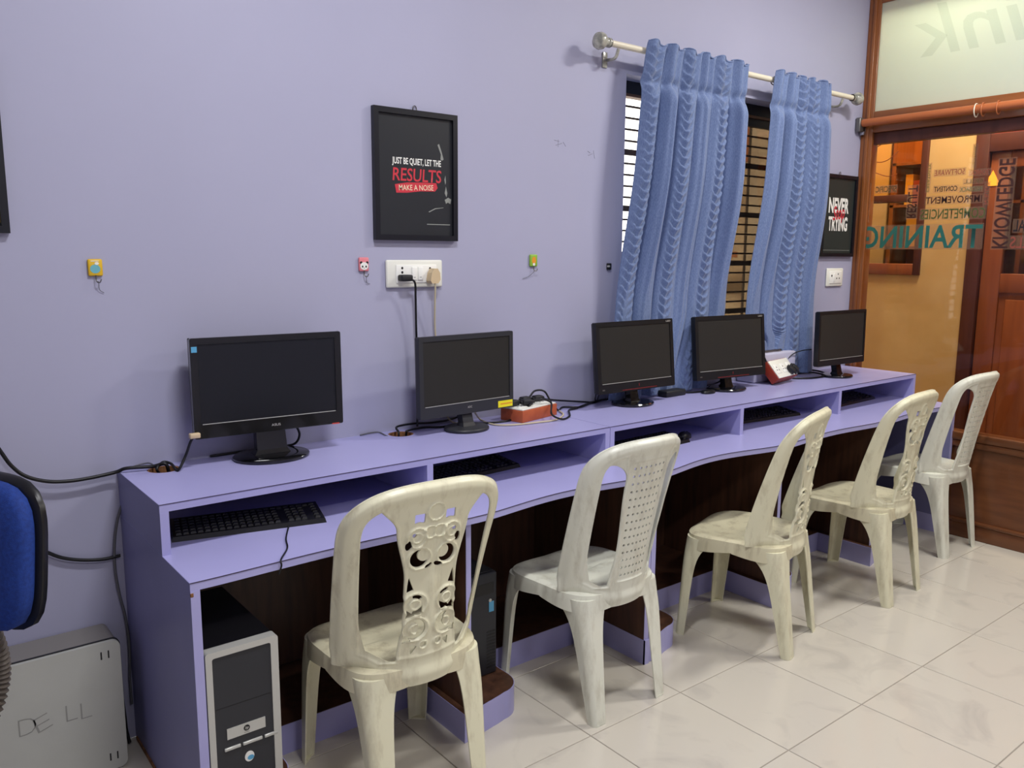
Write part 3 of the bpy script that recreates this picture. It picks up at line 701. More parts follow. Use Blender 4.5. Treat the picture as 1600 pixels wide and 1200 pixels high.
def ornate_holes(u, z):
    u, z = u/1.18, 0.475+(z-0.47)/1.12
    a = abs(u); h = -1
    h = max(h, min(0.0115-abs(a-0.040), 0.010-abs(z-0.838), sqrt((a-0.040)**2+(z-0.812)**2)-0.018))
    h = max(h, 0.0075-sqrt(((a-0.064)/0.9)**2+((z-0.772)/1.4)**2)); h = max(h, 0.004-sqrt((a-0.052)**2+(z-0.797)**2))
    h = max(h, crescent(a, z, 0.036, 0.735, 0.021, (-0.012, 0.008), 0.018))
    h = max(h, 0.0048-sqrt(((a-0.013)/1.7)**2+((z-0.712)+(a-0.013)*0.3)**2))
    h = max(h, tri(a, z, [(0.047, 0.655), (0.062, 0.650), (0.058, 0.685)]))
    r = sqrt((a-0.042)**2+(z-0.615)**2); th = atan2(z-0.615, a-0.042)
    if not (-0.5 < th < 0.9): h = max(h, min(0.0235-r, r-0.0175, 0.022-abs(abs(th)-1.9)*0.02-0.012))
    h = max(h, tri(a, z, [(0.026, 0.588), (0.040, 0.590), (0.024, 0.606)])); h = max(h, tri(a, z, [(0.046, 0.588), (0.062, 0.582), (0.060, 0.600)]))
    h = max(h, crescent(a, z, 0.040, 0.550, 0.024, (0.012, 0.004), 0.021))
    h = max(h, tri(a, z, [(0.052, 0.522), (0.068, 0.518), (0.066, 0.536)]))
    h = max(h, 0.0055-sqrt((a-0.020)**2+(z-0.506)**2)); h = max(h, tri(a, z, [(0.036, 0.503), (0.048, 0.488), (0.050, 0.506)]))
    return h
def ornate_relief(u, z):
    u, z = u/1.18, 0.475+(z-0.47)/1.12
    a = abs(u); h = 0
    for (cu, cz, r) in ((0.036, 0.735, 0.028), (0.042, 0.615, 0.029), (0.042, 0.615, 0.012), (0.040, 0.550, 0.031), (0.040, 0.550, 0.012), (0.045, 0.79, 0.024), (0.045, 0.79, 0.012), (0.020, 0.506, 0.010), (0.0, 0.85, 0.022), (0.012, 0.80, 0.016)):
        d = sqrt((a-cu)**2+(z-cz)**2)-r; h += 0.0055*exp(-(d/0.0034)**2)
    h += 0.003*exp(-((z-0.476)/0.004)**2)*(1 if a < 0.085 else 0)
    h += 0.004*smooth(0.022, 0.0, a)*smooth(0.5, 0.56, z)*smooth(0.72, 0.66, z)
    return h
def lattice_holes(u, z):
    h = -1
    if abs(u) > 0.08 or z < 0.485 or z > 0.91: return h
    for row in range(15):
        zz = 0.500+row*0.0275
        if abs(z-zz) > 0.008: continue
        wd = 0.050+0.018*row/14
        for c in range(7):
            cu = -wd+2*wd*c/6; h = max(h, 0.0050-sqrt((u-cu)**2+(z-zz)**2))
    return h
def lattice_relief(u, z):
    a = abs(u); e = 0.066+0.016*smooth(0.5, 0.9, z)
    d = max(a-e, 0.478-z, z-(0.910-0.25*u*u)); return -0.003*smooth(0.004, -0.002, d)+0.0028*exp(-(d/0.0022)**2)
def panel_hw_o(z): return 0.080+0.014*smooth(0.60, 0.46, z)+0.030*smooth(0.70, 0.86, z)+0.06*smooth(0.85, 0.94, z)
def panel_hw_l(z): return 0.080+0.012*smooth(0.60, 0.46, z)+0.014*smooth(0.60, 0.84, z)+0.02*smooth(0.84, 0.94, z)
def make_back(kind):
    global K
    K = SHP[kind]
    st = 0.0034; nu, nz = int(0.53/st)+2, int(0.62/st)+2; U0, Z0 = -st*(nu//2), 0.378
    phw = panel_hw_o if kind == 'ornate' else panel_hw_l
    hol = ornate_holes if kind == 'ornate' else lattice_holes
    rel = ornate_relief if kind == 'ornate' else lattice_relief
    def f(u, z):
        o = outer_f(u, z); a = abs(u)
        railw = 0.050+0.020*smooth(0.60, 0.44, z)
        op = min(a-phw(z), o-railw, z-0.463)
        if kind != 'ornate':
            rr = 0.045; cx_, cz_ = a-(phw(z)+rr*1.0), z-0.86            # round the head of the slot
            if cz_ > 0: op = min(op, rr-sqrt(cx_*cx_+cz_*cz_))
        v = min(o, -op)
        if a < 0.092: v = min(v, -hol(u, z)-(0.0016 if kind == 'ornate' else 0))
        return v
    V = [[f(U0+i*st, Z0+j*st) for j in range(nz)] for i in range(nu)]
    def disp(u, z):
        o = outer_f(u, z); a = abs(u)
        d = -0.014*smooth(0.014, 0.0, o)*smooth(0.45, 0.5, z)         # rolled outer lip
        d += 0.006*smooth(0.0, 0.03, o)*smooth(0.06, 0.03, o)
        if a < 0.115: d += rel(u, z)
        op = min(a-phw(z), o-0.050, z-0.463); d += 0.003*exp(-((op+0.004)/0.003)**2)
        return d
    key = {}; vs2 = []
    def vid(u, z):
        k = (round(u*1e5), round(z*1e5))
        if k not in key: key[k] = len(vs2); vs2.append((u, z))
        return key[k]
    fs2 = []
    for i in range(nu-1):
        for j in range(nz-1):
            c = [(i, j), (i+1, j), (i+1, j+1), (i, j+1)]; v = [V[a][b] for a, b in c]
            if max(v) <= 0: continue
            poly = []
            for q in range(4):
                (a0, b0), (a1, b1) = c[q], c[(q+1) % 4]; f0, f1 = v[q], v[(q+1) % 4]
                if f0 > 0: poly.append(vid(U0+a0*st, Z0+b0*st))
                if (f0 > 0) != (f1 > 0):
                    t = f0/(f0-f1); poly.append(vid(U0+(a0+(a1-a0)*t)*st, Z0+(b0+(b1-b0)*t)*st))
            q = []
            for x in poly:
                if not q or q[-1] != x: q.append(x)
            if len(q) > 1 and q[0] == q[-1]: q.pop()
            if len(q) >= 3: fs2.append(q)
    n = len(vs2); vs = []
    def P(u, z, off):
        h = hwid(z); return (u, back_profile(z)+back_wrap(z)*(abs(u)/h)**2.2-disp(u, z)+off, z)
    for off in (-0.0028, 0.0028):
        for (u, z) in vs2: vs.append(P(u, z, off))
    fs = [list(q) for q in fs2]+[[x+n for x in reversed(q)] for q in fs2]
    cnt = {}
    for q in fs2:
        for k in range(len(q)):
            e = (q[k], q[(k+1) % len(q)]); cnt[e] = 1
    for (a, b) in cnt:
        if (b, a) not in cnt: fs.append([b, a, a+n, b+n])
    return vs, fs
def chair(kind, label, loc, rz):
    pm = 'plastic_cream' if kind == 'ornate' else 'plastic_white'
    t = thing('plastic_chair', label, 'chair', loc, rz, 'plastic chairs along the desk')
    vs, fs = make_back(kind); mesh('backrest', vs, fs, pm, t, True, 45)
    # seat: dished, rounded corners, rolled skirt
    N = 72; vs, fs = [], []
    def outline(a):
        n = 4.2; c, s = cos(a), sin(a)
        r = (abs(c)**n+abs(s)**n)**(-1/n); x, y = c*r, s*r
        hw = 0.208+0.018*(y+1)/2; yy = 0.012+y*0.212
        return x*hw, yy-0.012*(x*x)*(1 if y > 0 else -0.4)
    rings = [(0.02, 0), (0.25, 0), (0.5, 0), (0.7, 0), (0.83, 0), (0.91, 0), (0.96, 0), (0.99, 0), (1.0, -0.012), (1.004, -0.026), (1.008, -0.042), (0.985, -0.042), (0.975, -0.02), (0.95, -0.012), (0.5, -0.012), (0.02, -0.012)]
    for ri, (k, dz) in enumerate(rings):
        for i in range(N):
            a = 2*pi*i/N; x, y = outline(a); X, Y = x*k, 0.008+(y-0.008)*k
            dish = -0.018*(1-min(1, k)**3)*(0.8+0.2*sin(a)) - 0.010*smooth(0.90, 1.0, min(k, 1))
            saddle = 0.006*smooth(0.3, 0.9, k)*abs(cos(a))-0.010*max(0, sin(a))**2*k**4
            zz = 0.446+(dish if ri < 9 else (-0.010 if ri < 12 else -0.018))+saddle+dz
            if ri in (10, 11): zz += -0.018*abs(cos(a)*sin(a))*2      # skirt deepens towards the legs
            vs.append((X, Y, zz))
    for i in range(len(rings)-1):
        for j in range(N): fs.append([i*N+j, i*N+(j+1) % N, (i+1)*N+(j+1) % N, (i+1)*N+j])
    fs.append(list(range(N))[::-1]); fs.append([(len(rings)-1)*N+j for j in range(N)])
    mesh('seat', vs, fs, 'plastic_seat' if kind == 'ornate' else 'plastic_white', t, True, 50)
    # legs: open angle section, corner outwards
    def leg(sx, sy):
        L = 22; vs, fs = [], []; sec = []
        for i in range(L+1):
            z = 0.425*(1-i/L)
            q = z/0.425
            if sy > 0: cx, cy = sx*(0.214+(1-q)*0.002), 0.204+(1-q)*0.022; wx = 0.046+0.026*q+0.05*q**7; wy = 0.040+0.022*q+0.08*q**9
            else: cx, cy = sx*(0.198-(1-q)*0.020), -0.190-(1-q)*0.054; wx = 0.050+0.040*q+0.03*q**8; wy = 0.036+0.034*q+0.10*q**9
            r = min(wx, wy)*0.45
            pts = []
            pts.append((wx, 0.0))
            pts.append((wx*0.75, 0.0))
            for k in range(7):
                a = pi/2*k/6; pts.append((r-r*sin(a), r-r*cos(a)))
            pts.append((0.0, wy*0.75)); pts.append((0.0, wy))
            th = 0.0045; inner = []
            inner.append((wx, th)); inner.append((wx*0.75, th))
            for k in range(7):
                a = pi/2*k/6; rr = r-th; inner.append((r-rr*sin(a), r-rr*cos(a)))
            inner.append((th, wy*0.75)); inner.append((th, wy))
            # local corner at (0,0): x grows inwards (towards centre), y grows inwards
            ring = [(cx-sx*p[0], cy-sy*p[1], z) for p in pts]+[(cx-sx*p[0], cy-sy*p[1], z) for p in reversed(inner)]
            vs += ring
        m_ = len(ring)
        for i in range(L):
            for j in range(m_): fs.append([i*m_+j, i*m_+(j+1) % m_, (i+1)*m_+(j+1) % m_, (i+1)*m_+j])
        half = m_//2
        for base in (0, L*m_):
            for j in range(half-1): fs.append([base+j, base+j+1, base+m_-2-j, base+m_-1-j])
        # foot pad
        c = len(vs); z0 = 0.0; z1 = 0.006
        k = L*m_; hull = [vs[k+j] for j in range(half)]
        vs.extend([(p[0], p[1], z0) for p in hull]+[(p[0], p[1], z1) for p in hull])
        fs.append([c+j for j in range(half)]); fs.append([c+half+j for j in reversed(range(half))])
        for j in range(half): fs.append([c+j, c+half+j, c+half+(j+1) % half, c+(j+1) % half])
        c = len(vs); hull = [vs[j] for j in range(half)]
        vs.extend([(p[0], p[1], 0.4255) for p in hull]+[(p[0], p[1], 0.4200) for p in hull])
        fs.append([c+j for j in range(half)]); fs.append([c+half+j for j in reversed(range(half))])
        for j in range(half): fs.append([c+j, c+half+j, c+half+(j+1) % half, c+(j+1) % half])
        mesh('leg', vs, fs, pm, t, True, 50)
    for sx in (-1, 1):
        for sy in (1, -1): leg(sx, sy)
    return t
ch1 = chair('ornate', 'nearest cream plastic chair with scrolled openwork back, in front of the left monitor', (0.852, -0.676, 0), radians(-2))
ch2 = chair('lattice', 'white plastic chair with pinhole lattice back, second from the left', (1.664, -0.642, 0), radians(1))
dup(ch1, (2.520, -0.735, 0), radians(16), 'cream plastic chair with scrolled back turned sideways, in the middle of the row')
dup(ch1, (3.355, -0.755, 0), radians(4), 'cream plastic chair with scrolled back, second from the glass partition')
dup(ch2, (4.205, -0.640, 0), radians(-1), 'white plastic chair with pinhole lattice back beside the glass partition')

# ------------------------------------------------------------------ curtains and rod
RZ, RY = 2.445, -0.085
rd = thing('curtain_rod', 'cream curtain rod with round silver finials above the window', 'curtain rod', (3.2, RY, RZ), world=True)
tube('rod', [(2.26, RY, RZ), (4.21, RY, RZ)], 0.0135, 'rod_cream', rd, 16, smooth_path=False)
for xx, sg in ((2.265, -1), (4.205, 1)):
    X_ = Matrix.Translation((xx, RY, RZ)) @ Matrix.Rotation(sg*pi/2, 4, 'Y')
    fi = lathe('finial', [(0.012, -0.012), (0.02, -0.010), (0.02, 0.0), (0.014, 0.004), (0.019, 0.008), (0.019, 0.016), (0.024, 0.02), (0.033, 0.032), (0.036, 0.046), (0.032, 0.06), (0.018, 0.068), (0.004, 0.070)], 'finial', rd, 24, X_)
    tube('finial_ring', [(xx-sg*0.012, RY+0.017*cos(a), RZ+0.017*sin(a)) for a in [2*pi*i/16 for i in range(17)]], 0.003, 'ring_dark', rd, 6, 1, smooth_path=False)
for xx in (2.33, 4.10):
    br = tube('bracket', [(xx, RY, RZ-0.016), (xx, RY+0.02, RZ-0.05), (xx, -0.012, RZ-0.05), (xx, -0.002, RZ-0.05)], 0.007, 'finial', rd, 8)
    box('bracket_plate', (xx-0.014, -0.006, RZ-0.08), (xx+0.014, 0.0, RZ-0.015), 'finial', br, 0.002)
for xx in (2.70, 2.73, 3.13, 3.16, 3.45, 3.86):
    tube('curtain_ring', [(xx, RY+0.019*cos(a), RZ-0.003+0.019*sin(a)) for a in [2*pi*i/18 for i in range(19)]], 0.0028, 'ring_dark', rd, 6, 1, smooth_path=False)
def curtain(label, top, bot, ztop, zbot, folds, stripes, bunch=None, ph=0.0, shape=None):
    NX, NZ = 190, 290; vs, fs = [], []
    c = thing('curtain', label, 'curtain', ((top[0]+top[1])/2, RY, zbot), world=True, group='blue window curtains')
    for j in range(NZ+1):
        t = j/NZ; z = ztop-(ztop-zbot)*t
        e = t**0.65
        xa = top[0]+(bot[0]-top[0])*e; xb = top[1]+(bot[1]-top[1])*e
        if shape: xa, xb = shape(t, xa, xb)
        g = smooth(0.09, 0.16, t); g0 = smooth(0.0, 0.03, t)
        for i in range(NX+1):
            s = i/NX
            am = (0.016+0.030*g*(0.85+0.3*t))
            sq = s+0.012*sin(2*pi*1.6*s+0.8+0.8*t)+0.008*sin(2*pi*2.9*s+2.0)
            am *= 0.78+0.32*sin(2*pi*1.3*s+ph*2)
            w = 1-2*abs(sin(pi*folds*sq+ph+0.25*sin(3*t)))**0.62
            yb = RY-0.036+0.052*smooth(0.30, 0.72, t); am *= 1-0.40*smooth(0.40, 0.75, t)
            y = yb+am*w+0.008*sin(2*pi*(folds*0.43)*s+1.3+1.5*t)*g*(1-0.6*smooth(0.4, 0.75, t))
            y += 0.009*sin(2*pi*folds*2*sq+0.7)*(1-g)+0.0035*sin(2*pi*folds*3.1*s+4*t)*g
            x = xa+(xb-xa)*(s+0.010*g*sin(2*pi*folds*s+ph+1.2))
            # pinch below the heading tape
            y += 0.016*exp(-((t-0.105)/0.014)**2)*smooth(0.4, -0.4, w)
            z2 = z+0.010*(1-smooth(0, .05, t))*sin(2*pi*folds*s+0.5)
            for (sc, sw, bow) in stripes:
                k = (s-sc)/sw
                if abs(k) < 1.0 and t > 0.015:
                    pr_ = (z-0.050*k*k*bow)/0.040; fr = pr_-math.floor(pr_)
                    y -= (0.017*(fr**1.6)-0.005)*(1-abs(k)**4)
            if bunch: x, y, z2 = bunch(s, t, x, y, z2)
            y = min(max(y, -0.180+0.088*smooth(0.40, 0.75, t)), -0.008 if t > 0.1 else RY-0.016)
            vs.append((x, y, z2))
    for j in range(NZ):
        for i in range(NX):
            a = j*(NX+1)+i; fs.append([a, a+1, a+NX+2, a+NX+1])
    me = bpy.data.meshes.new('drape'); me.from_pydata(vs, [], fs); me.update()
    for p in me.polygons: p.use_smooth = True
    o = link('drape', me, 'curtain', c)
    md = o.modifiers.new('thick', 'SOLIDIFY'); md.thickness = 0.002; md.offset = 0
    # heading tape hem along the top
    tube('heading_hem', [vs[i] for i in range(0, NX+1, 5)], 0.004, 'curtain', c, 6, 2)
    return c
curtain('left blue curtain with ruched scalloped stripes, wider of the two', (2.485, 3.185), (2.325, 3.165), 2.476, 0.905, 6,
        [(0.070, 0.066, 0.75), (0.405, 0.055, 0.75), (0.740, 0.062, 0.75)], ph=0.0,
        shape=lambda t, a, b: (a, b-0.13*smooth(0.74, 1.0, t)))
def bun(s, t, x, y, z):
    if t > 0.80 and s < 0.62:
        k = smooth(0.80, 1.0, t); b_ = 1-smooth(0.54, 0.62, s); z = z+k*0.155*b_; x = x+k*0.05*(0.62-s)*2-0.02*k*sin(9*s+16*t)*b_; y = y-k*0.025*sin(pi*s/0.62)+0.014*k*sin(26*s+18*t)*b_
    return x, y, z
curtain('right blue curtain bunched up behind the cables, narrower of the two', (3.425, 3.905), (3.30, 3.985), 2.476, 0.905, 5,
        [(0.485, 0.085, 0.8), (0.690, 0.08, 0.8)], bun, ph=0.0)

# ------------------------------------------------------------------ framed posters
def poster(label, xa, za, w, h, printm, tilt=0.0):
    t = thing('picture_frame', label, 'picture', (xa+w/2, -0.002, za), world=True, group='black framed posters on the wall')
    R_ = Matrix.Translation((xa+w/2, 0, za+h)) @ Matrix.Rotation(tilt, 4, 'Y') @ Matrix.Translation((-xa-w/2, 0, -za-h))
    def F(a, b, d): return R_ @ Vector((xa+a, -d, za+b))
    b_ = 0.020
    plate('frame', [(0, 0), (w, 0), (w, h), (0, h)], [[(b_, b_), (w-b_, b_), (w-b_, h-b_), (b_, h-b_)]], 0.003, 0.022, F, 'frame_black', t)
    pr_ = plate('print', [(b_-.001, b_-.001), (w-b_+.001, b_-.001), (w-b_+.001, h-b_+.001), (b_-.001, h-b_+.001)], [], 0.004, 0.011, F, printm, t)
    plate('backing', [(0.004, 0.004), (w-0.004, 0.004), (w-0.004, h-0.004), (0.004, h-0.004)], [], 0.002, 0.004, F, 'black_matte', t)
    tube('hanger', [F(w/2+0.008*cos(a), h+0.008+0.010*sin(a), 0.005) for a in [2*pi*i/14 for i in range(15)]], 0.0018, 'steel', t, 6, 1, smooth_path=False)
    return t, pr_, F
PD = 0.0113
def ptext(pr_, F, body, cx, cy, w, h, m, bold=0.02, sh=0.0, d=PD, nm='lettering', rot=0.0):
    ca, sa = cos(rot), sin(rot)
    text(nm, body, w, h, m, pr_, lambda s, t: F(cx+(s-w/2)*ca-(t-h/2)*sa, cy+(s-w/2)*sa+(t-h/2)*ca, d), bold, sh)
def ppoly(pr_, F, nm, P, m, d=PD): plate(nm, P, [], 0.0105, d, F, m, pr_)
t, q, F = poster('middle black framed poster with red and white lettering above the double socket', 1.182, 1.612, 0.360, 0.470, 'print_black')
ptext(q, F, 'JUST BE QUIET, LET THE', 0.184, 0.284, 0.212, 0.031, 'print_white', 0.02)
ptext(q, F, 'RESULTS', 0.185, 0.239, 0.212, 0.047, 'print_red', 0.012, 0.08)
ppoly(q, F, 'brush_stroke', [(0.088, 0.202), (0.094, 0.172), (0.14, 0.174), (0.20, 0.182), (0.262, 0.184), (0.274, 0.197), (0.268, 0.215), (0.20, 0.214), (0.14, 0.211)], 'print_red')
ptext(q, F, 'MAKE A NOISE', 0.180, 0.194, 0.150, 0.020, 'print_cream', 0.005, d=0.0117, rot=0.04)
for P_ in ([(0.275, 0.356), (0.282, 0.360), (0.292, 0.335), (0.302, 0.305), (0.296, 0.300), (0.288, 0.303), (0.290, 0.322), (0.282, 0.340)], [(0.305, 0.230), (0.310, 0.246), (0.312, 0.22), (0.309, 0.212)], [(0.306, 0.180), (0.312, 0.205), (0.318, 0.18), (0.314, 0.165)], [(0.306, 0.155), (0.322, 0.164), (0.336, 0.158), (0.332, 0.140), (0.320, 0.146), (0.312, 0.140)]):
    ppoly(q, F, 'figure_highlight', P_, 'print_grey')
ppoly(q, F, 'ground_line', [(0.225, 0.0600), (0.330, 0.0600), (0.330, 0.0630), (0.225, 0.0630)], 'print_grey')
ppoly(q, F, 'ground_line', [(0.232, 0.108), (0.262, 0.122), (0.300, 0.126), (0.300, 0.1245), (0.264, 0.119), (0.236, 0.106)], 'print_grey')
t, q, F = poster('black framed poster with white block lettering next to the wooden post', 4.082, 1.560, 0.352, 0.470, 'print_black2')
ptext(q, F, 'NEVER', 0.176, 0.295, 0.215, 0.088, 'print_white', 0.04)
ptext(q, F, 'TRYING', 0.176, 0.190, 0.205, 0.084, 'print_white', 0.04)
ptext(q, F, 'Stop', 0.178, 0.243, 0.13, 0.105, 'print_red', 0.015, 0.4, d=0.0117, rot=0.12)
ppoly(q, F, 'bottom_line', [(0.03, 0.036), (0.32, 0.036), (0.32, 0.038), (0.03, 0.038)], 'print_grey')
t, q, F = poster('black framed picture cut off by the left edge of the photo', -0.315, 1.613, 0.354, 0.472, 'frame_black')
ppoly(q, F, 'photo', [(0.03, 0.028), (0.335, 0.028), (0.335, 0.15), (0.03, 0.15)], 'photo_print2'); ppoly(q, F, 'photo', [(0.03, 0.15), (0.335, 0.15), (0.335, 0.24), (0.03, 0.24)], 'photo_print')

# ------------------------------------------------------------------ wall hooks
def hook(label, u, v, m, deco):
    p = ony(u, v, 0); x, z = p.x, p.z
    t = thing('adhesive_hook', label, 'hook', (x, 0, z-0.03), world=True, group='small adhesive wall hooks')
    bd_ = box('pad', (x-0.020, -0.010, z-0.025), (x+0.020, -0.0005, z+0.025), m, t, 0.004)
    deco(bd_, x, z)
    tube('wire_hook', [(x, -0.010, z-0.022), (x, -0.010, z-0.036), (x+0.002, -0.014, z-0.043), (x+0.008, -0.018, z-0.043), (x+0.012, -0.019, z-0.034)], 0.0018, 'steel', t, 6)
    return t, x, z
def disc(nm, par, x, z, rx, rz_, m, d=0.0106): plate(nm, circ(x, z, rx, rz_, 18), [], -d, -0.0095, XZ, m, par)
def d_y(b, x, z): disc('print', b, x-0.001, z-0.004, 0.014, 0.013, 'hook_teal'); disc('print', b, x+0.004, z+0.012, 0.006, 0.004, 'hook_white', 0.0109); plate('print_line', [(x-.012, z+.018), (x+.010, z+.018), (x+.010, z+.020), (x-.012, z+.020)], [], -0.0106, -0.0095, XZ, 'hook_white', b)
def d_p(b, x, z):
    disc('ear', b, x-0.012, z+0.006, 0.005, 0.005, 'socket_dark'); disc('ear', b, x+0.012, z+0.006, 0.005, 0.005, 'socket_dark')
    disc('face', b, x, z-0.006, 0.016, 0.014, 'hook_white', 0.0109)
    disc('eye', b, x-0.007, z-0.008, 0.003, 0.004, 'socket_dark', 0.0112); disc('eye', b, x+0.007, z-0.008, 0.003, 0.004, 'socket_dark', 0.0112); disc('nose', b, x, z-0.013, 0.0018, 0.0012, 'socket_dark', 0.0112)
def d_g(b, x, z): disc('print', b, x, z, 0.011, 0.016, 'hook_orange'); disc('print', b, x, z-0.016, 0.006, 0.006, 'hook_white', 0.0109)
for lab, u, v, m, dc, th in (('yellow adhesive wall hook with a teal circle, left of the large monitor', 148, 418, 'hook_yellow', d_y, (0.020, -0.075)),
                             ('pink adhesive wall hook left of the double socket', 567, 413, 'hook_pink', d_p, (0.026, -0.07)), ('green adhesive wall hook with an orange print', 832, 407, 'hook_green', d_g, (-0.055, -0.075))):
    t, x, z = hook(lab, u, v, m, dc)
    tube('thread', [(x+0.004, -0.016, z-0.040), (x+th[0]*0.4, -0.006, z-0.065), (x+th[0], -0.003, z+th[1])], 0.0009, 'grey_cable', t, 5)
p = ony(950, 416, 0)
t = thing('black_wall_clip', 'small black clip on the wall beside the left curtain', 'clip', (p.x, 0, p.z), world=True)
box('body', (p.x-0.012, -0.012, p.z-0.016), (p.x+0.012, -0.0005, p.z+0.014), 'black', t, 0.003); box('catch', (p.x-0.016, -0.018, p.z-0.004), (p.x-0.004, -0.010, p.z+0.004), 'silver', t, 0.001)
# pencil scribble left on the wall
sc_ = thing('wall_scribble', 'faint grey scribble marks on the lavender wall', 'mark', (2.15, 0, 1.9), world=True)
for (u0, v0, u1, v1) in ((866, 219, 874, 221), (868, 227, 878, 224), (872, 218, 872, 230), (880, 222, 884, 229), (918, 236, 922, 239), (919, 243, 926, 240), (927, 235, 929, 248)):
    a, b = ony(u0, v0, 0), ony(u1, v1, 0); tube('stroke', [(a.x, -0.0004, a.z), (b.x, -0.0004, b.z)], 0.0009, 'pencil', sc_, 4, smooth_path=False)

# ------------------------------------------------------------------ wall sockets
def socket_holes(par, cx, cz, r, d, sp=0.011):
    for (ax, az) in ((0, sp*1.1), (-sp, -sp*0.7), (sp, -sp*0.7)): disc2('pin_hole', par, cx+ax, cz+az, r, d)
def disc2(nm, par, x, z, r, d): plate(nm, circ(x, z, r, r*1.1, 12), [], -d-0.0006, -d+0.001, XZ, 'socket_dark', par)
sx0, sx1, sz0, sz1 = 1.228, 1.474, 1.437, 1.540
sb = thing('switch_board', 'long white switch board with two sockets below the middle poster', 'socket', (1.35, 0, 1.44), world=True, group='white wall sockets')
box('plate', (sx0, -0.014, sz0), (sx1, -0.0005, sz1), 'white_plastic', sb, 0.006)
md = box('module_strip', (sx0+0.038, -0.018, sz0+0.018), (sx1-0.030, -0.012, sz1-0.018), 'white_rocker', sb, 0.002)
disc2('pin_hole', md, sx0+0.064, sz1-0.030, 0.0045, 0.018); disc2('pin_hole', md, sx0+0.064, sz1-0.046, 0.0045, 0.018); disc2('pin_hole', md, sx0+0.186, sz1-0.032, 0.0045, 0.018)
for xx in (0.104, 0.131):
    rk = box('rocker', (sx0+xx, -0.023, sz0+0.028), (sx0+xx+0.022, -0.016, sz1-0.026), 'white_rocker', sb, 0.002)
    box('mark', (sx0+xx+0.007, -0.0235, sz0+0.038), (sx0+xx+0.015, -0.0228, sz0+0.0395), 'socket_dark', rk)
sb2 = thing('wall_socket', 'small white wall socket below the poster beside the wooden post', 'socket', (4.26, 0, 1.39), world=True, group='white wall sockets')
box('plate', (4.178, -0.012, 1.385), (4.352, -0.0005, 1.492), 'white_plastic', sb2, 0.006)
md = box('module_strip', (4.202, -0.016, 1.402), (4.328, -0.010, 1.476), 'white_rocker', sb2, 0.002)
socket_holes(md, 4.290, 1.442, 0.0045, 0.016, 0.014); disc2('pin_hole', md, 4.222, 1.448, 0.006, 0.016)
box('rocker', (4.240, -0.019, 1.412), (4.258, -0.015, 1.462), 'white_rocker', sb2, 0.002)
# plugs in the switch board
pg = thing('black_plug', 'black plug in the left socket of the switch board', 'plug', (1.294, -0.02, 1.47), world=True)
bx_ = box('body', (1.270, -0.055, 1.462), (1.318, -0.019, 1.486), 'black_matte', pg, 0.006)
tube('cord', [(1.312, -0.045, 1.470), (1.330, -0.045, 1.455), (1.338, -0.035, 1.40), (1.345, -0.025, 1.30), (1.350, -0.02, 1.18), (1.350, -0.02, 1.00), (1.345, -0.025, 0.903)], 0.0042, 'black_cable', pg)
pg = thing('beige_plug', 'beige three-pin plug in the right socket of the switch board', 'plug', (1.42, -0.02, 1.46), world=True)
plate('body', [(1.396, 1.462), (1.402, 1.452), (1.430, 1.452), (1.440, 1.466), (1.438, 1.492), (1.428, 1.508), (1.412, 1.508), (1.402, 1.492)], [], -0.052, -0.019, XZ, 'beige_plug', pg)
tube('cord', [(1.418, -0.045, 1.455), (1.420, -0.045, 1.435), (1.424, -0.035, 1.37), (1.432, -0.022, 1.28), (1.445, -0.02, 1.15), (1.455, -0.02, 1.0), (1.50, -0.03, 0.905), (1.56, -0.05, 0.90)], 0.0034, 'beige_cable', pg)

# ------------------------------------------------------------------ extension boards
def ext_board(label, cm):
    t = thing('extension_board', label, 'extension board', group='wooden extension boards on the desk')
    box('box', (0, 0, 0), (0.235, 0.115, 0.048), cm, t, 0.002)
    tp = box('top_plate', (0.004, 0.004, 0.048), (0.231, 0.111, 0.054), 'white_plastic', t, 0.002)
    for i in range(3):
        cx = 0.042+0.075*i
        s_ = box('socket', (cx-0.026, 0.03, 0.054), (cx+0.026, 0.085, 0.0565), 'white_rocker', tp, 0.001)
        for (ax, ay) in ((0, 0.012), (-0.011, -0.008), (0.011, -0.008)):
            plate('pin_hole', circ(cx+ax, 0.057+ay, 0.004, 0.004, 10), [], 0.0562, 0.0568, XY, 'socket_dark', s_) if False else None
        plate('pin_hole', circ(cx, 0.066, 0.004, 0.004, 10), [], 0.0538, 0.0570, XY, 'socket_dark', tp); plate('pin_hole', circ(cx-0.011, 0.05, 0.004, 0.004, 10), [], 0.0538, 0.0570, XY, 'socket_dark', tp); plate('pin_hole', circ(cx+0.011, 0.05, 0.004, 0.004, 10), [], 0.0538, 0.0570, XY, 'socket_dark', tp)
    return t
e1 = ext_board('orange wooden extension board lying flat between the second and third monitors', 'orange_box'); e1.location = (1.738, -0.188, ZU); e1.rotation_euler = (0, 0, radians(13))
e2 = ext_board('dark red extension board tipped up against the ledge behind the fourth monitor', 'red_box'); e2.location = (3.40, -0.205, ZU+0.002)
e2.rotation_euler = (radians(50), 0, radians(10)); e2.location.z = ZU+0.004
def plug(label, loc, rz, m='black_matte', par=None):
    t = thing('power_plug', label, 'plug', loc, rz, 'black plugs in the extension boards')
    box('body', (-0.022, -0.016, 0.0), (0.022, 0.016, 0.024), m, t, 0.006); box('grip', (-0.030, -0.010, 0.004), (-0.020, 0.010, 0.018), m, t, 0.003)
    tube('strain_relief', [(0.020, 0, 0.012), (0.034, 0, 0.012)], 0.006, m, t, 8, smooth_path=False)
    return t
def eb1(a, b, c=0.0575):
    r = radians(13); return (1.738+a*cos(r)-b*sin(r), -0.188+a*sin(r)+b*cos(r), ZU+c)
plug('black plug at the left end of the orange extension board', eb1(0.035, 0.075), radians(10))
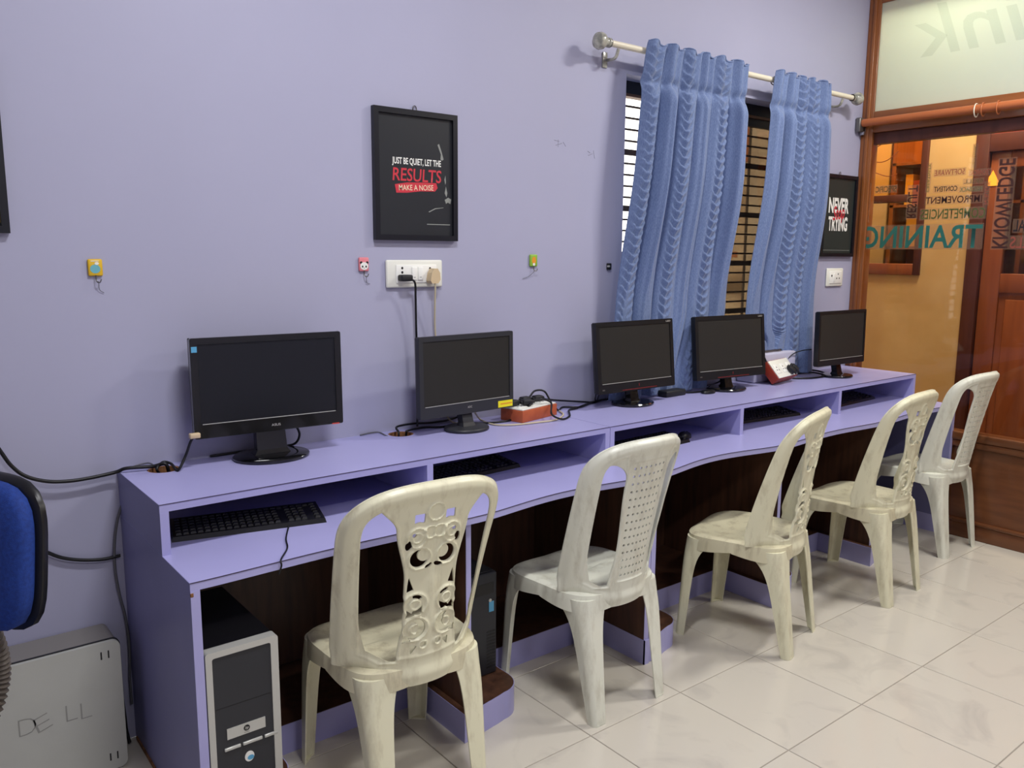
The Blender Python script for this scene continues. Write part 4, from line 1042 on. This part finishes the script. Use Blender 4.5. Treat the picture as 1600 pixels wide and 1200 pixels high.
plug('black plug nearest the viewer on the orange extension board', eb1(0.085, 0.045), radians(-15))
plug('black plug at the back of the orange extension board', eb1(0.13, 0.09), radians(5))
plug('black plug at the right end of the orange extension board', eb1(0.19, 0.07), radians(0))
for lab, a, b in (('upper black plug on the tipped red extension board', 0.16, 0.03), ('lower black plug on the tipped red extension board', 0.205, 0.035)):
    pl_ = plug(lab, (0, 0, 0), 0)
    Mx = Matrix.Translation(e2.location) @ e2.rotation_euler.to_matrix().to_4x4() @ Matrix.Translation((a, b, 0.0575)) @ Matrix.Rotation(radians(-60), 4, 'Z')
    pl_.matrix_world = Mx

# ------------------------------------------------------------------ loose cables
def cable(name, label, pts, r, m, k=6):
    return tag(tube(name, pts, r, m, None, 8, k), label, 'cable', 'loose cables')
def D(u, v, h=0.004): p = onz(u, v, ZU+h); return (p.x, min(p.y, -0.008), p.z)
def Wl(u, v, y=-0.008): p = ony(u, v, y); return (p.x, p.y, p.z)
cable('black_cable', 'thick black cable sagging along the wall from the left desk hole to the blue chair', [(0.405, -0.075, ZU-0.01), (0.395, -0.075, ZU+0.018), (0.36, -0.06, ZU+0.012), (0.29, -0.045, ZU+0.014)]+[Wl(u, v, -0.03) for u, v in ((180, 738), (140, 747), (105, 752), (72, 752), (40, 744), (18, 728), (0, 704), (-30, 660))], 0.0055, 'black_cable')
cable('black_cable', 'lower black cable sagging behind the blue chair towards the desk panel', [Wl(u, v, -0.012) for u, v in ((188, 868), (160, 874), (125, 875), (95, 871), (68, 861), (30, 850), (-30, 846))], 0.0055, 'black_cable')
cable('grey_cable', 'grey cable hanging down the wall beside the desk end panel', [Wl(u, v, -0.012) for u, v in ((190, 790), (183, 815), (179, 850), (180, 890), (187, 930), (196, 965), (202, 1010), (203, 1060), (206, 1100))], 0.0042, 'grey_cable')
p0 = ony(302, 682, -0.14)
cable('black_cable', 'black cable dropping from the corner of the large left monitor into the desk hole', [(p0.x, p0.y, p0.z), tuple(ony(297, 692, -0.135)), tuple(ony(290, 712, -0.12)), D(278, 735, 0.004), D(268, 725, 0.014), D(255, 722, 0.02), D(245, 733, 0.006), (0.385, -0.07, ZU-0.02)], 0.0042, 'black_cable')
tag(box('beige_connector', (p0.x-0.012, -0.150, p0.z-0.006), (p0.x+0.020, -0.131, p0.z+0.010), 'beige_plug', bev=0.003), 'beige cable connector taped under the corner of the large left monitor', 'connector')
cable('grey_cable', 'thin grey cable looping over the left desk hole', [Wl(205, 730, -0.012), D(222, 722, 0.012), D(237, 725, 0.012), D(247, 737, -0.005), (0.38, -0.06, ZU-0.02)], 0.0026, 'grey_cable')
cable('black_cable', 'black cable curling out behind the stand of the large left monitor', [tuple(ony(461, 662, -0.085)), tuple(ony(468, 678, -0.075)), tuple(ony(462, 692, -0.06)), D(445, 697, 0.005), D(400, 700, 0.005), D(340, 707, 0.005), D(325, 711, 0.005)], 0.0042, 'black_cable')
cable('grey_cable', 'thin grey cable arching out of the second desk hole', [D(560, 679, 0.003), D(578, 674, 0.006), D(594, 676, 0.004), D(604, 681, 0.0), (1.235, -0.07, ZU-0.02)], 0.0026, 'grey_cable')
cable('black_cable', 'upper of two black cables from the second desk hole to the yellow-stickered monitor', [(1.235, -0.066, ZU-0.02), (1.238, -0.066, ZU+0.006), D(620, 667, 0.02), D(645, 662, 0.02), D(668, 660, 0.012), D(690, 655, 0.012), D(712, 650, 0.02), tuple(ony(730, 650, -0.13)), tuple(ony(738, 640, -0.12))], 0.0042, 'black_cable')
cable('black_cable', 'lower of two black cables from the second desk hole to the yellow-stickered monitor', [(1.265, -0.072, ZU-0.02), (1.268, -0.072, ZU+0.004), D(637, 673, 0.012), D(660, 668, 0.004), D(690, 667, 0.004), D(725, 662, 0.004), D(760, 661, 0.004), D(795, 657, 0.005), D(815, 645, 0.02), D(826, 635, 0.055), eb1(0.12, 0.035, 0.07)], 0.0042, 'black_cable')
cable('beige_cable', 'beige cable lying in front of the orange extension board', [tuple(ony(742, 644, -0.12)), D(750, 655, 0.006), D(770, 663, 0.004), D(800, 664, 0.004), D(840, 660, 0.004), D(868, 656, 0.004), D(880, 648, 0.005), D(874, 642, 0.005)], 0.0036, 'beige_cable')
cable('black_cable', 'black cable looping over the front right corner of the orange extension board', [eb1(0.115, 0.045, 0.07), eb1(0.14, 0.02, 0.078), eb1(0.185, -0.004, 0.06), D(862, 647, 0.03), D(878, 655, 0.006), D(890, 650, 0.005), D(889, 641, 0.006), D(900, 638, 0.005), D(915, 632, 0.006), D(930, 628, 0.006)], 0.0042, 'black_cable')
cable('black_cable', 'black cable arching high above the right end of the orange extension board', [eb1(0.16, 0.09, 0.075), eb1(0.185, 0.08, 0.10), eb1(0.225, 0.06, 0.095), eb1(0.245, 0.04, 0.05), D(872, 641, 0.006), D(880, 636, 0.006), D(905, 636, 0.006), D(925, 629, 0.006), D(945, 623, 0.006)], 0.0042, 'black_cable')
cable('black_cable', 'straight black cable from the extension board to the third monitor', [eb1(0.224, 0.07, 0.070), eb1(0.28, 0.075, 0.05), D(905, 626, 0.006), D(925, 628, 0.004), D(945, 624, 0.006)], 0.004, 'black_cable')
for lab, u in (('left of two thin cables hanging under the third monitor', 931), ('right of two thin cables hanging under the third monitor', 936)):
    cable('black_cable', lab, [tuple(ony(u+0.5, 600, -0.105)), tuple(ony(u, 616, -0.10)), D(u-1, 626, 0.004), D(u+12, 622, 0.004)], 0.0032, 'black_cable')
tag(box('power_adapter', (2.66, -0.135, ZU+0.0005), (2.80, -0.075, ZU+0.03), 'black_matte', bev=0.006), 'black power adapter lying on the desk between the third and fourth monitors', 'adapter')
cable('black_cable', 'short black cable from the power adapter to the fourth monitor', [(2.79, -0.105, ZU+0.014), (2.84, -0.11, ZU+0.006), (2.90, -0.13, ZU+0.005), (2.98, -0.12, ZU+0.005), (3.05, -0.06, ZU+0.005)], 0.004, 'black_cable')
tag(lathe('black_disc', [(0.002, 0), (0.042, 0), (0.045, 0.006), (0.040, 0.014), (0.002, 0.018)], 'black', None, 24, Matrix.Translation((2.93, -0.165, ZU+0.0005)), 1.0, 0.62), 'small flat black mouse on the desk in front of the left curtain', 'mouse')
cable('black_cable', 'black cable behind the stand of the fourth monitor', [tuple(ony(1140, 584, -0.06)), tuple(ony(1127, 594, -0.05)), D(1118, 599, 0.006), D(1105, 602, 0.02)], 0.0038, 'black_cable')
# tangle at the red extension board
cable('black_cable', 'black cable falling from the curtain over the tipped red extension board', [Wl(1184, 544, -0.11), Wl(1189, 542, -0.125), Wl(1193, 555, -0.15), Wl(1200, 570, -0.16), D(1208, 578, 0.045), D(1216, 583, 0.025), D(1222, 587, 0.006), D(1216, 590, 0.006)], 0.0045, 'black_cable')
cable('black_cable', 'black cable curling down in front of the tipped red extension board', [Wl(1183, 575, -0.16), D(1192, 576, 0.06), D(1196, 588, 0.02), D(1206, 598, 0.005), D(1213, 594, 0.006), D(1222, 590, 0.006), D(1224, 578, 0.035), D(1214, 572, 0.06)], 0.0042, 'black_cable')
cable('black_cable', 'upper strand of the black cable coil left of the rightmost monitor', [D(1222, 586, 0.006), D(1240, 582, 0.012), D(1258, 578, 0.014), D(1275, 579, 0.012), D(1288, 583, 0.006), D(1284, 588, 0.005)], 0.005, 'black_cable')
cable('black_cable', 'lower strand of the black cable coil left of the rightmost monitor', [D(1222, 590, 0.005), D(1240, 591, 0.005), D(1262, 591, 0.005), D(1282, 589, 0.005), D(1288, 586, 0.012), D(1270, 582, 0.012), D(1245, 583, 0.008)], 0.005, 'black_cable')
cable('black_cable', 'thin black cable rising from the coil to the back of the rightmost monitor', [D(1224, 581, 0.004), Wl(1229, 566, -0.10), Wl(1238, 554, -0.12), Wl(1252, 548, -0.14), Wl(1268, 546, -0.20)], 0.003, 'black_cable')

# ------------------------------------------------------------------ keyboards and mice in the pigeon holes
def keyboard(label, loc, rz, w=0.44, d=0.145):
    t = thing('keyboard', label, 'keyboard', loc, rz, 'black keyboards in the pigeon holes')
    mesh('body', [(-w/2, -d/2, 0), (w/2, -d/2, 0), (w/2, d/2, 0), (-w/2, d/2, 0), (-w/2+.004, -d/2+.004, 0.014), (w/2-.004, -d/2+.004, 0.014), (w/2-.004, d/2-.004, 0.028), (-w/2+.004, d/2-.004, 0.028)],
         [[0, 3, 2, 1], [4, 5, 6, 7], [0, 1, 5, 4], [1, 2, 6, 5], [2, 3, 7, 6], [3, 0, 4, 7]], 'black', t)
    vs, fs = [], []
    for r in range(6):
        for c in range(21):
            if c in (15, 19) and r < 5: continue
            x0 = -w/2+0.012+c*(w-0.024)/21; y0 = -d/2+0.012+r*(d-0.024)/6; x1 = x0+0.016; y1 = y0+0.016
            zb = 0.014+0.014*(y0+d/2)/d; zt = zb+0.006; k = len(vs)
            vs += [(x0, y0, zb), (x1, y0, zb), (x1, y1, zb+.001), (x0, y1, zb+.001), (x0+.002, y0+.002, zt), (x1-.002, y0+.002, zt), (x1-.002, y1-.002, zt+.001), (x0+.002, y1-.002, zt+.001)]
            fs += [[k+4, k+5, k+6, k+7], [k, k+1, k+5, k+4], [k+1, k+2, k+6, k+5], [k+2, k+3, k+7, k+6], [k+3, k, k+4, k+7]]
    mesh('keys', vs, fs, 'black_matte', t)
    return t
k1 = keyboard('black keyboard in the left pigeon hole, its right end sticking out', (0.556, -0.332, ZL), radians(-13))
dup(k1, (1.42, -0.235, ZL), radians(4), 'black keyboard in the second pigeon hole from the left')
dup(k1, (2.29, -0.345, ZL), radians(3), 'black keyboard in the middle pigeon hole beside a mouse')
dup(k1, (3.25, -0.25, ZL), radians(-6), 'black keyboard in the fourth pigeon hole from the left')
dup(k1, (4.03, -0.26, ZL), radians(3), 'black keyboard in the pigeon hole nearest the glass partition')
def mouse(label, loc, rz):
    t = thing('computer_mouse', label, 'mouse', loc, rz)
    vs, fs = [], []; n, m_ = 20, 8
    for j in range(m_+1):
        ph = (pi/2)*j/m_
        for i in range(n):
            a = 2*pi*i/n; vs.append((0.028*cos(a)*cos(ph)**0.6, 0.050*sin(a)*cos(ph)**0.6, 0.027*sin(ph)*(1-0.15*sin(a))))
    for j in range(m_):
        for i in range(n): fs.append([j*n+i, j*n+(i+1) % n, (j+1)*n+(i+1) % n, (j+1)*n+i])
    fs.append(list(range(n))[::-1]); mesh('shell', vs, fs, 'black', t, True, 60)
    box('wheel', (-0.004, 0.018, 0.016), (0.004, 0.034, 0.024), 'charcoal', t, 0.002)
    return t
mouse('black mouse beside the keyboard in the middle pigeon hole', (2.565, -0.33, ZL), radians(-70))
pA, pB, pC, pD = onz(453, 812, ZL+0.004), onz(447, 840, ZL+0.004), onz(449, 856, ZL+0.004), onz(440, 876, ZL+0.004)
cable('black_cable', 'thin cable from the left keyboard running over the worktop edge', [(pA.x, pA.y+0.03, ZL+0.008), tuple(pA), tuple(pB), tuple(pC), (pD.x, -DL+0.004, ZL+0.006), (pD.x-0.004, -DL-0.008, ZL-0.006), (pD.x-0.01, -DL-0.004, ZL-0.03)], 0.0024, 'black_cable')

# ------------------------------------------------------------------ computer towers
t = thing('computer_tower', 'silver-rimmed black computer tower in the left bay under the desk', 'computer', (0.41, -0.45, 0.1), world=True, group='computer towers under the desk')
tx0, tx1, tz0, tz1, ty = 0.309, 0.505, 0.101, 0.536, -0.640
box('case', (tx0+0.002, ty+0.02, tz0), (tx1-0.002, -0.22, tz1-0.004), 'black_matte', t, 0.003)
fm = plate('front_rim', rrect((tx0+tx1)/2, (tz0+tz1)/2, tx1-tx0, tz1-tz0, 0.008, 4), [rrect((tx0+tx1)/2-0.002, (tz0+tz1)/2, tx1-tx0-0.038, tz1-tz0-0.034, 0.006, 3)], ty-0.012, ty+0.02, XZ, 'silver', t)
fp = box('front_panel', (tx0+0.017, ty-0.008, tz0+0.017), (tx1-0.021, ty+0.02, tz1-0.017), 'charcoal', t)
box('drive_gap', (tx0+0.02, ty-0.0084, tz1-0.165), (tx1-0.024, ty-0.0076, tz1-0.163), 'black', fp)
bdg = box('badge_bar', (tx0+0.047, ty-0.011, tz0+0.178), (tx1-0.044, ty-0.007, tz0+0.208), 'silver', t)
bc = ((tx0+tx1)/2+0.002, tz0+0.195)
plate('emblem', circ(bc[0], bc[1], 0.0085, 0.0085, 20), [], ty-0.0116, ty-0.0108, XZ, 'black', bdg)
text('emblem_letters', 'hp', 0.010, 0.011, 'silver', bdg, lambda a, b: (bc[0]-0.005+a, ty-0.0119, bc[1]-0.006+b), 0.02, 0.3)
text('emblem_caption', 'invent', 0.014, 0.003, 'black', bdg, lambda a, b: (bc[0]-0.007+a, ty-0.0113, bc[1]-0.0135+b))
for (a, b) in ((0.040, 0.086), (0.090, 0.146), (0.150, 0.190)): box('button_strip', (tx0+a-0.002, ty-0.013, tz0+0.146), (tx0+b-0.004, ty-0.007, tz0+0.155), 'silver', t, 0.002)
plate('round_sticker', circ(tx0+0.105, tz0+0.108, 0.013, 0.015, 20), [], ty-0.0092, ty-0.0076, XZ, 'hook_white', fp)
plate('sticker_print', circ(tx0+0.108, tz0+0.104, 0.009, 0.007, 16), [], ty-0.0096, ty-0.0088, XZ, 'sticker_blue', fp)
def dark_tower(label, x0, y0, w=0.185, h=0.375):
    t = thing('computer_tower', label, 'computer', (x0+w/2, y0+0.2, 0.1), world=True, group='computer towers under the desk')
    box('case', (x0, y0+0.02, 0.1), (x0+w, -0.06, 0.1+h), 'black_matte', t, 0.003)
    f_ = box('front', (x0, y0, 0.1), (x0+w, y0+0.02, 0.1+h), 'charcoal', t, 0.006)
    for i in range(12): box('vent_slot', (x0+w-0.045, y0-0.0008, 0.125+i*0.012), (x0+w-0.008, y0+0.002, 0.131+i*0.012), 'black', f_)
    box('drive_bay', (x0+0.015, y0-0.0008, 0.1+h-0.075), (x0+w-0.015, y0+0.002, 0.1+h-0.035), 'black', f_)
    box('sticker', (x0+w-0.035, y0-0.0012, 0.1+h*0.62), (x0+w-0.014, y0, 0.1+h*0.72), 'sticker_blue', f_)
    tube('power_button', [(x0+w-0.03, y0-0.002, 0.1+h-0.1), (x0+w-0.03, y0+0.004, 0.1+h-0.1)], 0.006, 'silver', f_, 12, smooth_path=False)
dark_tower('dark computer tower with a blue sticker in the second bay', 1.165, -0.53)
dark_tower('dark computer tower in the third bay behind the lattice chair', 2.010, -0.53, 0.165)

# large silver case on the floor by the wall
t = thing('silver_computer_case', 'large silver computer case standing on the floor left of the desk', 'computer', (0, -0.08, 0), world=True)
cx0, cx1, cy, cz = -0.235, 0.214, -0.150, 0.416
plate('side_panel', rrect((cx0+cx1)/2, cz/2+0.002, cx1-cx0, cz-0.004, 0.022, 6), [], cy, cy+0.012, XZ, 'silver_case', t)
plate('rim', rrect((cx0+cx1)/2, cz/2+0.002, cx1-cx0+0.006, cz, 0.024, 6), [], cy+0.012, cy+0.02, XZ, 'black_matte', t)
plate('body', rrect((cx0+cx1)/2, cz/2+0.002, cx1-cx0-0.004, cz-0.006, 0.022, 6), [], cy+0.02, -0.006, XZ, 'case_dark', t)
for (ux, uz) in ((cx1-0.055, cz-0.052), (cx1-0.050, 0.035)):
    for dx in (0, 0.020): box('latch_slot', (ux+dx, cy-0.0006, uz), (ux+dx+0.004, cy+0.001, uz+0.024), 'black', t)
for ch_, u_, v_, rot, wd in (('D', 30, 1152, 0.0, 0.044), ('E', 60, 1146, 0.5, 0.044), ('L', 104, 1128, 0.0, 0.030), ('L', 127, 1124, 0.0, 0.030)):
    a_ = ony(u_, v_, cy); cc, ss = cos(rot), sin(rot)
    text('embossed_letter', ch_, wd, 0.050, 'case_line', t, (lambda A: (lambda a, b: (A.x+a*cc-b*ss*0.5, cy-0.0006, A.z+a*ss*0.6+b*cc)))(a_), -0.025)
cable('black_cable', 'short black cable tail between the silver case and the desk panel', [(0.236, -0.02, 0.16), (0.238, -0.03, 0.10), (0.24, -0.03, 0.05), (0.245, -0.04, 0.008)], 0.005, 'black_cable')

# ------------------------------------------------------------------ blue office chair at the left edge
oc = thing('office_chair', 'blue upholstered office chair with black rim and ribbed bellows at the left edge', 'chair', (-0.368, -0.575, 0), radians(118))
# local: +y is forward; the back stands at y = -0.25
def cushion(nm, w, h, d, fn, m, par, r=0.09, n=40, puff=0.02):
    vs, fs = [], []; O = []
    for i in range(n):
        a = 2*pi*i/n; c, s = cos(a), sin(a); q = (abs(c)**4+abs(s)**4)**(-0.25); O.append((c*q*w/2, s*q*h/2))
    rings = [(0.05, d/2+puff), (0.5, d/2+puff*0.85), (0.8, d/2+puff*0.5), (0.94, d/2), (1.0, d/4), (1.0, -d/4), (0.94, -d/2), (0.05, -d/2)]
    for k, dd in rings:
        for (a, b) in O: vs.append(fn(a*k, b*k, dd))
    for i in range(len(rings)-1):
        for j in range(n): fs.append([i*n+j, i*n+(j+1) % n, (i+1)*n+(j+1) % n, (i+1)*n+j])
    fs.append(list(range(n))[::-1]); fs.append([(len(rings)-1)*n+j for j in range(n)])
    return mesh(nm, vs, fs, m, par, True, 60)
def FB(a, b, d): return (a, -0.25+d-0.10*(b/0.4)*0.4+0.5*a*a*0.4, 0.865+b)
cushion('back_cushion', 0.40, 0.345, 0.045, FB, 'blue_cloth', oc, puff=0.022)
cushion('back_shell', 0.425, 0.365, 0.028, lambda a, b, d: tuple(Vector(FB(a, b, d))+Vector((0, -0.030, 0))), 'black', oc, puff=0.0)
cushion('seat_cushion', 0.42, 0.42, 0.06, lambda a, b, d: (a, 0.03+b, 0.485+d), 'blue_cloth', oc, puff=0.02)
cushion('seat_shell', 0.42, 0.42, 0.03, lambda a, b, d: (a, 0.03+b, 0.440+d), 'black', oc, puff=0.0)
path = catmull([(0, -0.245, 0.68), (0, -0.262, 0.60), (0, -0.258, 0.53), (0, -0.225, 0.46), (0, -0.16, 0.425), (0, -0.09, 0.42)], 6)
vs, fs = [], []; n = 20
for i, p_ in enumerate(path):
    tdir = (path[min(i+1, len(path)-1)]-path[max(0, i-1)]).normalized(); side = Vector((1, 0, 0)); nn = tdir.cross(side)
    for sub, rr in ((0, 0.0), (1, 0.007)):
        pp = p_+tdir*(0.0055*sub)
        for j in range(n):
            a = 2*pi*j/n; vs.append(pp+side*cos(a)*(0.046+rr)+nn*sin(a)*(0.026+rr))
R_ = len(vs)//n
for i in range(R_-1):
    for j in range(n): fs.append([i*n+j, i*n+(j+1) % n, (i+1)*n+(j+1) % n, (i+1)*n+j])
mesh('bellows', vs, fs, 'bellows', oc, True, 30)
tube('gas_column', [(0, 0.03, 0.43), (0, 0.03, 0.09)], 0.025, 'black', oc, 14, smooth_path=False)
for i in range(5):
    a = 2*pi*i/5+0.3; ex, ey = 0.28*cos(a), 0.03+0.28*sin(a)
    lg = tube('base_leg', [(0, 0.03, 0.11), (ex*0.5, 0.03+(ey-0.03)*0.5, 0.105), (ex, ey, 0.075)], 0.018, 'black', oc, 8)
    X_ = Matrix.Translation((ex, ey, 0.027)) @ Matrix.Rotation(pi/2, 4, 'Y')
    lathe('castor', [(0.004, -0.02), (0.024, -0.02), (0.027, -0.012), (0.027, 0.012), (0.024, 0.02), (0.004, 0.02)], 'black', lg, 16, X_)
